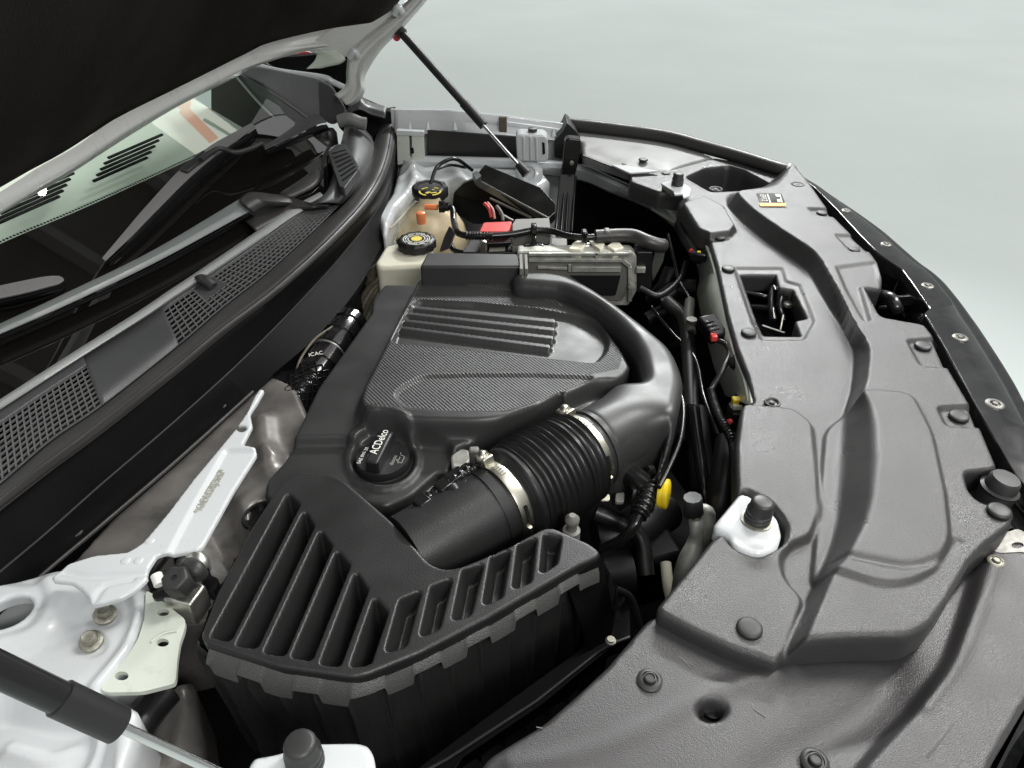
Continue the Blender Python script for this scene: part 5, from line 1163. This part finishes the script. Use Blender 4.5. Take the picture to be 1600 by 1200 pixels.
loft('cowl_apron', [rowz([(350, 352), (385, 318), (400, 306), (440, 306), (490, 318)], .034), rowz([(372, 340), (400, 322), (440, 322), (470, 324), (512, 320)], .026), rowz([(400, 362), (430, 345), (460, 330), (490, 326), (514, 322)], .018)], M['seal'], sc_, n=30, roundrows=4, solid=.003)

# ------------------------------------------------------------------ windscreen
ws = thing('windscreen', P(250, 380, .0), 'windscreen under the raised hood, pale dashboard seen through it above the black border', 'windscreen')
g0, g1q = P(0, 634, .008), P(452, 322, .008)
gL = (g1q - g0).normalized(); gback = Vector((-gL.y, gL.x, 0)); gup = (gback * math.cos(R(24)) + Vector((0, 0, math.sin(R(24))))).normalized(); gN = gL.cross(gup).normalized()
if gN.z < 0: gN = -gN
def GP(px, py, off=0.0):
    a, b, c = ray(px, py); d = Vector((a, b, c)); o_ = Vector((0, 0, CAMH)); q = g0 + gN * off
    return o_ + d * ((q - o_).dot(gN) / d.dot(gN))
low_ = [(-160, 800), (0, 664), (120, 574), (250, 478), (380, 386), (452, 330), (490, 292), (506, 250), (500, 212)]
edge_ = [(-160, 458), (0, 381), (120, 330), (235, 278), (320, 238), (380, 206), (410, 190), (430, 182), (446, 180)]
top_ = [(-160, 390), (0, 300), (120, 232), (235, 165), (320, 115), (356, 96), (368, 94), (380, 100), (400, 112)]
rl = [GP(x + 16, y + 22) for x, y in low_]; re_ = [GP(*p) for p in edge_]; rt = [GP(*p) for p in top_]
loft('frit_border', [rl, [a_.lerp(b_, .5) for a_, b_ in zip(rl, re_)], re_], M['glass'], ws, n=60, smooth=False)
loft('glass_pane', [re_, [a_.lerp(b_, .5) for a_, b_ in zip(re_, rt)], rt], M['clear'], ws, n=60, smooth=False)
qd = [PY(x, y, 2.0) for x, y in [(330, 90), (400, 90), (470, 130), (500, 215), (440, 230), (330, 200)]]
plate('pillar_inner_trim', qd, M['dashd'], ws, world=True, thick=.01, d=(0, 1, 0), rad=0, bevel=0)
# dotted edge of the border
pl = []
L_ = catmull(re_, 150)
for i in range(12, 150):
    q = Vector(L_[i]) + gup * .003 + gN * .0008; t_ = (Vector(L_[min(i + 1, 149)]) - Vector(L_[i - 1])).normalized()
    pl.append(barvf(q - t_ * .0022, q + t_ * .0022, .004, .0003, up=gN))
merge('frit_dots', pl, M['deep'], ws)
db_ = [q - gN * .10 for q in re_]; db2 = [q - gN * .16 + gback * 0 for q in rt]
loft('dashboard', [[q - gup * .5 - gN * .02 for q in db_], db_, [a_.lerp(b_, .5) for a_, b_ in zip(db_, db2)], [q + gup * .5 for q in db2]], M['dash'], ws, n=40)
for k in range(5):
    a_, b_ = GP(-10 + 5 * k, 352 - 9 * k, -.098 - .003 * k), GP(230 + 6 * k, 246 - 9 * k, -.098 - .003 * k)
    bar('defroster_slot', a_, a_.lerp(b_, .38), .006, .004, M['deep'], ws, up=gN); bar('defroster_slot', a_.lerp(b_, .60), b_, .006, .004, M['deep'], ws, up=gN)
# A-pillar trim at the far side
pt = thing('pillar_trim', P(480, 190, .0), 'grey triangular trim panel at the foot of the far windscreen pillar', 'trim')
yP = 1.95
tri = [(358, 112), (400, 104), (440, 112), (498, 124), (518, 134), (538, 168), (545, 182), (520, 196), (500, 186), (452, 206), (420, 172)]
plate('trim_panel', [PY(x, y, yP) for x, y in tri], M['trimgrey'], pt, world=True, thick=.01, d=(0, 1, 0), rad=.01, bevel=.003)
tube('pressed_line', [PY(372, 114, yP - .003), PY(430, 148, yP - .003), PY(484, 186, yP - .003)], .003, M['trimgrey'], pt, n=8)
tube('bright_moulding', [PY(368, 118, yP - .006), PY(410, 166, yP - .006), PY(452, 204, yP - .006)], .0035, M['white'], pt, n=8)
plate('trim_side', [PY(x, y, yP - .004) for x, y in [(497, 126), (516, 134), (540, 172), (520, 194), (500, 184)]], M['cowl'], pt, world=True, thick=.004, d=(0, 1, 0), rad=.01)
tube('white_fender_line', [PY(396, 102, yP + .02), PY(440, 112, yP + .02), PY(505, 121, yP + .02), PY(520, 128, yP + .02), PY(545, 140, yP + .02)], .0075, M['white'], pt, n=10)
# behind: the dark corner block and the far fender root
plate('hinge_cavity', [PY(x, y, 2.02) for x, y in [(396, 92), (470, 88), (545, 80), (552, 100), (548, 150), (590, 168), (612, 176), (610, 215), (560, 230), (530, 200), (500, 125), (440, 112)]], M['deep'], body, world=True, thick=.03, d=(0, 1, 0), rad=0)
loft('corner_moulding', [[PY(545, 170, 1.98), PY(558, 148, 1.98), PY(575, 160, 1.98), PY(604, 168, 1.98)], [PY(540, 184, 1.95), PY(560, 172, 1.94), PY(580, 180, 1.94), PY(602, 186, 1.94)]], M['cowl'], body, n=20, solid=.004)
tube('hinge_bolt_arm', [PY(530, 190, 1.9), PY(545, 186, 1.9), PY(562, 192, 1.9), PY(572, 194, 1.9)], .016, M['silver'], body, n=16)
rc = thing('red_car', (-1.0, 3.6, 0), 'sliver of a bright red car seen through the gap under the hood edge', 'car')
plate('car_roof_panel', [PY(x, y, 2.4) for x, y in [(420, 100), (440, 90), (478, 80), (492, 84), (486, 96), (440, 98)]], M['redcar'], rc, world=True, thick=.1, d=(0, 1, -.4), rad=.01)

# ------------------------------------------------------------------ wipers
def grow(pts, mat, name, parent, n=50, rr=2):
    """pts rows: (px,py,height above the glass)"""
    return loft(name, [[GP(*p) for p in r] for r in pts], M[mat], parent, n=n, roundrows=rr if rr > 1 else 0, solid=.003)
wp = thing('wiper_arm', P(430, 240, .04), 'black far-side wiper with its short blade parked at an angle on the windscreen', 'wiper')
def faced(face, side, fm, sm, names, parent, n=50):
    """a strip with a clear top face and a separate dark underside"""
    f_ = [[GP(*p) for p in r] for r in face]; loft(names[0], f_, M[fm], parent, n=n, solid=.003, bevel=.0008)
    g_ = [[q - gN * .0035 for q in f_[-1]], [GP(*p) for p in side]]; loft(names[1], g_, M[sm], parent, n=n, solid=.002)
faced([[(412, 231, .048), (442, 211, .05), (480, 184, .05), (498, 181, .045)], [(414, 235, .050), (446, 220, .055), (494, 196, .055), (510, 192, .048)]], [(416, 240, .03), (450, 228, .03), (500, 208, .03), (514, 202, .03)], 'cowl', 'wall', ('arm_cover', 'arm_underside'), wp, 30)
tube('arm_rod', [GP(408, 224, .055), GP(392, 232, .052), GP(368, 238, .05), GP(344, 232, .05), GP(326, 240, .05), GP(314, 250, .05)], .0050, M['cap'], wp, n=12)
lathe('pivot', [(.020, -.03), (.020, .0), (.014, .01)], P(514, 208, .03), M['rubber'], wp, n=18)
faced([[(160, 405, .020), (196, 362, .026), (230, 322, .032), (282, 266, .036), (326, 231, .032), (360, 211, .028), (392, 194, .020)], [(165, 409, .022), (205, 371, .028), (242, 333, .034), (295, 280, .038), (338, 243, .034), (371, 220, .029), (399, 199, .021)]],
      [(171, 414, .003), (218, 378, .003), (256, 342, .003), (310, 289, .003), (349, 253, .003), (380, 229, .003), (402, 209, .003)], 'bladeface', 'wall', ('blade_spoiler', 'blade_rubber'), wp)
a_, b_ = GP(287, 268, .042), GP(322, 240, .042)
bar('blade_joint', a_, b_, .016, .009, M['cap'], wp, up=gN, bevel=.002)
wp2 = thing('wiper_arm', P(200, 430, .03), 'long near-side wiper arm crossing to a blade cut off at the left edge', 'wiper')
faced([[(-20, 518, .024), (100, 462, .027), (240, 393, .030), (374, 313, .034)], [(-18, 524, .032), (104, 469, .035), (246, 400, .038), (384, 322, .040)], [(-16, 530, .030), (107, 476, .032), (250, 407, .034), (390, 331, .036)]], [(-12, 536, .006), (112, 482, .006), (258, 413, .008), (396, 337, .010)], 'armgrey', 'wall', ('arm_bar', 'arm_underside'), wp2, 40)
grow([[(374, 313, .038), (388, 303, .040), (410, 303, .038), (446, 309, .03)], [(380, 320, .050), (400, 312, .050), (424, 313, .046), (455, 314, .035)], [(395, 332, .04), (412, 322, .04), (434, 321, .035), (460, 320, .025)]], 'seal', 'arm_head', wp2, 24)
faced([[(-40, 457, .02), (30, 442, .024), (70, 434, .026), (92, 433, .022), (99, 438, .02)], [(-30, 474, .024), (36, 460, .028), (74, 450, .028), (92, 445, .022), (99, 440, .02)]], [(-20, 484, .003), (38, 472, .003), (76, 460, .003), (95, 452, .003), (100, 445, .003)], 'bladeface', 'wall', ('blade_spoiler', 'blade_rubber'), wp2, 30)

# ------------------------------------------------------------------ hood
hd = thing('hood', P(300, 140, .2), 'raised white hood with black insulation underneath, seen from below', 'hood')
def zr(x): return float(np.interp(x, [0, 300, 480, 560], [.25, .20, .22, .225]))
up_ = [(0, 300), (60, 262), (120, 228), (180, 186), (280, 136), (384, 84), (424, 66), (520, 44), (580, 38), (614, 20), (636, -2)]
lo_ = [(0, 332), (50, 304), (100, 276), (200, 212), (280, 164), (360, 124), (400, 103), (480, 79), (548, 72), (592, 60), (650, -2)]
U = [P(x, y, zr(x) + .035) for x, y in up_]; Lw = [P(x, y, zr(x)) for x, y in lo_]
def near(L, s_): return [L[0] + (L[0] - L[1]).normalized() * s_]
U = near(U, .55) + U; Lw = near(Lw, .55) + Lw
mid = [(a * .55 + b * .45) + Vector((.014, -.010, -.004)) for a, b in zip(U, Lw)]
loft('rear_rail', [U, [(a * .85 + b * .15) + Vector((.008, -.008, 0)) for a, b in zip(U, Lw)], mid, [(a * .12 + b * .88) + Vector((.004, -.004, -.002)) for a, b in zip(U, Lw)], Lw, [b + Vector((-.006, .003, .012)) for b in Lw]], M['rail'], hd, n=120, roundrows=4)
ex = Vector((.64, .02, .77))
U2 = U[:-2] + [P(606, 34, .25)]
loft('insulation', [[(q * .55 + w_ * .45) + Vector((-.012, .010, .008)) for q, w_ in zip(U2, Lw)], [q + Vector((-.004, .004, .004)) for q in U2], [q + ex * .35 for q in U2], [q + ex * .95 for q in U2]], M['insul'], hd, n=60, solid=.012)
loft('outer_skin', [[q + Vector((-.02, .01, .05)) for q in U2], [q + ex * .35 + Vector((-.06, .0, .05)) for q in U2], [q + ex * .98 + Vector((-.06, .0, .05)) for q in U2]], M['white'], hd, n=60, solid=.004)
for x, y in ((112, 226), (205, 178), (414, 65), (535, 41)):
    pass
# side member down to the hinge
yh = 1.93
sm_l = [(660, -30), (636, 2), (600, 34), (570, 58), (546, 82), (541, 110), (540, 132), (530, 143), (522, 147)]
sm_m = [(672, -24), (648, 8), (612, 44), (586, 66), (562, 92), (556, 116), (556, 136), (548, 152), (536, 160)]
sm_r = [(684, -20), (656, 14), (624, 50), (596, 78), (574, 112), (570, 130), (571, 140), (562, 158), (548, 167)]
loft('side_member', [[PY(x, y, yh + .01) for x, y in sm_l], [PY(x * .6 + a * .4, y * .6 + b * .4, yh - .02) for (x, y), (a, b) in zip(sm_l, sm_m)], [PY(x, y, yh - .006) for x, y in sm_m], [PY(x * .5 + a * .5, y * .5 + b * .5, yh - .024) for (x, y), (a, b) in zip(sm_r, sm_m)], [PY(x, y, yh + .01) for x, y in sm_r]], M['rail'], hd, n=60, roundrows=4, solid=.003)
plate('corner_web', [PY(x, y, yh + .012) for x, y in [(470, 78), (520, 44), (580, 36), (616, 14), (640, 0), (600, 60), (560, 80), (540, 90)]], M['rail'], hd, world=True, thick=.004, d=(0, 1, 0), rad=.01)
loft('hinge_tab', [[PY(480, 108, yh + .02), PY(492, 96, yh + .02), PY(496, 84, yh + .02), PY(486, 80, yh + .02)], [PY(496, 106, yh + .01), PY(512, 100, yh), PY(518, 90, yh), PY(500, 78, yh + .01)], [PY(520, 100, yh + .01), PY(532, 98, yh), PY(540, 92, yh), PY(526, 78, yh + .01)]], M['primer'], hd, n=20, roundrows=4, solid=.003)
for x, y in ((553, 84), (622, 16)):
    tube('sealer_blob', [PY(x - 6, y + 6, yh - .025), PY(x, y - 4, yh - .03), PY(x + 6, y + 4, yh - .025)], .009, M['white'], hd, n=8, m=10)
# ------------------------------------------------------------------ gas struts
g1 = thing('gas_strut', P(822, 272, -.05), 'far gas strut, thin black cylinder and rod holding up the hood', 'gas strut', 'gas struts holding the hood')
ga, gb_ = PY(624, 48, 1.93), PY(823, 272, P(823, 272, -.03).y - .03)
def gl(t): return ga.lerp(gb_, t)
tube('cylinder', [gl(.03), gl(.60)], .0095, M['black'], g1, n=20, m=10)
tube('sleeve', [gl(.50), gl(.66)], .0115, M['rubber'], g1, n=20, m=8)
tube('rod', [gl(.62), gl(.97)], .0042, M['chrome'], g1, n=14, m=8)
tube('end_socket', [gl(.93), gl(1.0)], lambda t: .009 + .004 * t, M['rubber'], g1, n=16, m=10)
lathe('ball_joint', [(.013, -.01), (.013, .01), (.008, .014)], gl(0.005), M['rubber'], g1, (-.5, -.6, .5), n=16)
lathe('red_ring', [(.009, 0), (.009, .004)], PY(620, 58, 1.94), M['red'], g1, (0, -1, 0), n=12)
g2_ = thing('gas_strut', PD(330, 1200, .5), 'near gas strut, thick black sleeve and polished rod across the lower left corner', 'gas strut', 'gas struts holding the hood')
na, nb = PD(-260, 925, .40), PD(352, 1212, .55)
def nl(t): return na.lerp(nb, t)
def tpx(x):
    return min(range(400), key=lambda i: abs((lambda q: 800 + FPX * q.x / (q.y * CP - (q.z - CAMH) * SP))(nl(i / 399)) - x)) / 399
tA, tB, tC = tpx(92), tpx(186), tpx(390)
tube('cylinder', [nl(0), nl(tA)], .0104, M['shiny'], g2_, n=40, m=10)
tube('sleeve', [nl(tA), nl(tA) .lerp(nl(tB), .03), nl(tA).lerp(nl(tB), .97), nl(tB)], lambda t: .0120 - .0012 * (abs(t - .5) > .485), M['rubber'], g2_, n=40, m=60, straight=True)
tube('rod', [nl(tB), nl(1.15)], .0038, M['chrome'], g2_, n=24, m=10)

# ------------------------------------------------------------------ near strut tower, VIN bracket, firewall
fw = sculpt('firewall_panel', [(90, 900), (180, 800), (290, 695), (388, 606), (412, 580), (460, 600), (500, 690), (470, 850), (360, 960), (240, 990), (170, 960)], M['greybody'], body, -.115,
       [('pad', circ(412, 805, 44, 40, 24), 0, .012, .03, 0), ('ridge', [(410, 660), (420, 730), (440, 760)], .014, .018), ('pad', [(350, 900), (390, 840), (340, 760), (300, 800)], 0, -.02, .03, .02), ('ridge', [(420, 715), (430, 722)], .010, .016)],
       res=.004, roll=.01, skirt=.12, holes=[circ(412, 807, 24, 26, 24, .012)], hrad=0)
lathe('grommet_ring', [(.026, -.004), (.028, 0), (.026, .003), (.023, .002), (.023, -.01)], P(411, 807, -.105), M['shiny'], body, n=30)
st_out = [(-60, 960), (-10, 925), (30, 905), (84, 893), (120, 885), (200, 880), (226, 900), (228, 935), (224, 965), (205, 1020), (180, 1060), (158, 1085), (190, 1096), (216, 1110), (205, 1160), (185, 1215), (170, 1260), (-80, 1260)]
sculpt('near_strut_tower', st_out, M['white'], body, -.075,
       [('pad', [(-80, 1000), (0, 992), (40, 975), (62, 945), (50, 920), (0, 915), (-80, 930)], 0, .010, .02, .02), ('ridge', [(80, 915), (86, 950), (60, 990), (0, 1012), (-60, 1020)], .012, .016),
        ('ridge', [(212, 930), (218, 965), (198, 1015), (150, 1075)], .008, .008), ('pad', circ(140, 1005, 26, 20), 0, -.004, .012, 0), ('pad', circ(160, 962, 26, 18), 0, -.004, .012, 0),
        ('pad', [(-80, 1120), (0, 1080), (60, 1100), (140, 1110), (160, 1140), (150, 1260), (-80, 1260)], 0, -.030, .04, .03), ('ridge', [(0, 1150), (60, 1165), (110, 1150)], .008, .01), ('ridge', [(150, 1130), (135, 1170), (110, 1215)], .010, .008)],
       res=.0026, roll=.007, skirt=.10, holes=[[(-80, 990), (-30, 993), (10, 988), (40, 972), (58, 950), (50, 938), (20, 940), (-20, 960), (-80, 970)]], hrad=.01, hskirt=.012)
for x, y, ax in ((141, 1000, (.1, -.2, 1)), (163, 958, (.2, -.1, 1))):
    lathe('tower_bolt', [(.0118, -.006), (.0122, -.002), (.0092, 0)], P(x, y, -.070), M['bolt'], body, ax, n=24)
    lathe('bolt_head', [(.0086, 0), (.0086, .007), (.007, .0084), (.005, .0075), (.002, .0075)], P(x, y, -.070), M['bolt'], body, ax, n=6)
tn = thing('tower_side_plate', P(230, 1000, -.12), 'thin pale green-white steel plate with three oval holes beside the near strut tower', 'plate')
holed_plate('plate_sheet', [(228, 922), (242, 930), (290, 968), (288, 985), (281, 1004), (277, 1030), (275, 1058), (273, 1068), (222, 1081), (166, 1082), (156, 1076), (175, 1052), (200, 1024), (216, 998), (226, 965)],
            [circ(255, 957, 9.5, 5.5), circ(254, 1004, 10, 6.5), circ(190, 1056, 11, 7)], M['primer'], tn, z=-.072, thick=.006, rad=.006)
tube('plate_fold', [P(277, 985, -.071), P(255, 990, -.071), P(236, 1003, -.071)], .0016, M['primer'], tn, n=8)
vb = thing('number_bracket', P(290, 800, -.05), 'long white steel brace stamped with a vehicle number, beside the black cowl', 'bracket')
vo = [(413, 608), (402, 627), (390, 645), (394, 665), (379, 694), (399, 698), (399, 706), (364, 760), (315, 848), (308, 854), (280, 859), (252, 865), (244, 868), (227, 894), (231, 903), (210, 922), (189, 934), (157, 943), (140, 945), (140, 934), (128, 922), (112, 910), (82, 907), (80, 901), (106, 880), (147, 867), (199, 862), (222, 848), (261, 802), (302, 748), (324, 722), (368, 669), (386, 643), (396, 621), (405, 607)]
sculpt('brace_sheet', vo, M['white'], vb, -.030, [('pad', [(262, 866), (290, 812), (346, 712), (352, 702), (404, 700), (404, 712), (370, 770), (312, 860)], 0, -.005, .007, .006), ('ridge', [(100, 893), (140, 900), (180, 898), (224, 895)], -.004, .005), ('ridge', [(145, 940), (165, 915), (205, 905)], -.003, .004)],
       res=.0018, roll=.0025, skirt=.004, rad=.004, holes=[circ(377, 669, 8, 5)], hrad=0, hskirt=.003)
p0, p1 = P(298, 816, -.0340), P(357, 721, -.0340)
d_ = p1 - p0; 
text('vehicle_number', '*1GNEVLKS7RJ236467*', p0.lerp(p1, .5), d_, Vector((-d_.y, d_.x, 0)), .0155, M['printv'], vb, depth=.0003, sx=.50)
for x, y in ((234, 845), (196, 876), (216, 876)): lathe('spot_weld', [(.0055, 0), (.004, .0012), (.001, .0012)], P(x, y, -.030), M['white'], vb, n=16)

# sensor and pipe fitting beside the brace
sb = thing('pipe_fitting', P(300, 940, -.12), 'dark hexagonal pipe fitting on a raw steel block with a white marker tab', 'fitting')
lathe('hex_fitting', [(.0150, -.02), (.0158, -.015), (.0158, .002), (.0135, .004), (.004, .0037), (.0035, .001), (.001, .001)], P(274, 905, -.030), M['cap'], sb, (-.1, -.25, 1), n=6)
box('steel_block', P(294, 940, -.075), (.036, .030, .036), M['steel'], sb, (.95, -.25, 0), (.25, .95, 0), bevel=.003)
tube('marker_tab', [P(244, 898, -.03), P(250, 914, -.035)], .0062, M['printw'], sb, n=12, m=8)
plate('clip_foot', [(236, 928, -.06), (262, 918, -.055), (268, 932, -.055), (240, 936, -.06)], M['shiny'], sb, thick=.006)
tube('bent_pipe', [P(290, 880, -.07), P(302, 872, -.05), P(312, 880, -.05), P(316, 892, -.06)], .011, M['steel'], sb, n=18)
tube('pipe_clamp', [P(296, 884, -.045), P(306, 890, -.04), P(312, 900, -.05)], .010, M['cap'], sb, n=14)
plate('dark_tag', [(310, 890, -.06), (325, 884, -.05), (330, 900, -.05), (342, 904, -.06), (334, 925, -.07), (316, 915, -.07)], M['black'], sb, thick=.02, rad=.003)
tube('feed_hose', [P(281, 860, -.06), P(283, 880, -.07)], lambda t: .008 + .0012 * math.sin(t * 40), M['shiny'], sb, n=14, m=40)
tube('feed_hose', [P(255, 868, -.07), P(240, 890, -.08), P(236, 920, -.1)], .008, M['black'], sb, n=12)
nh = thing('lower_hose', P(210, 1150, -.2), 'black hose with cream band disappearing below the near gas strut', 'hose')
tube('hose_body', [P(262, 1080, -.12), P(240, 1105, -.12), P(215, 1140, -.12), P(196, 1185, -.13), P(180, 1240, -.14)], .0165, M['rubber'], nh, n=24)
lathe('cream_band', [(.0172, -.006), (.0172, .006)], P(197, 1176, -.125), M['creamclip'], nh, P(196, 1185, -.13) - P(215, 1140, -.12), n=28)
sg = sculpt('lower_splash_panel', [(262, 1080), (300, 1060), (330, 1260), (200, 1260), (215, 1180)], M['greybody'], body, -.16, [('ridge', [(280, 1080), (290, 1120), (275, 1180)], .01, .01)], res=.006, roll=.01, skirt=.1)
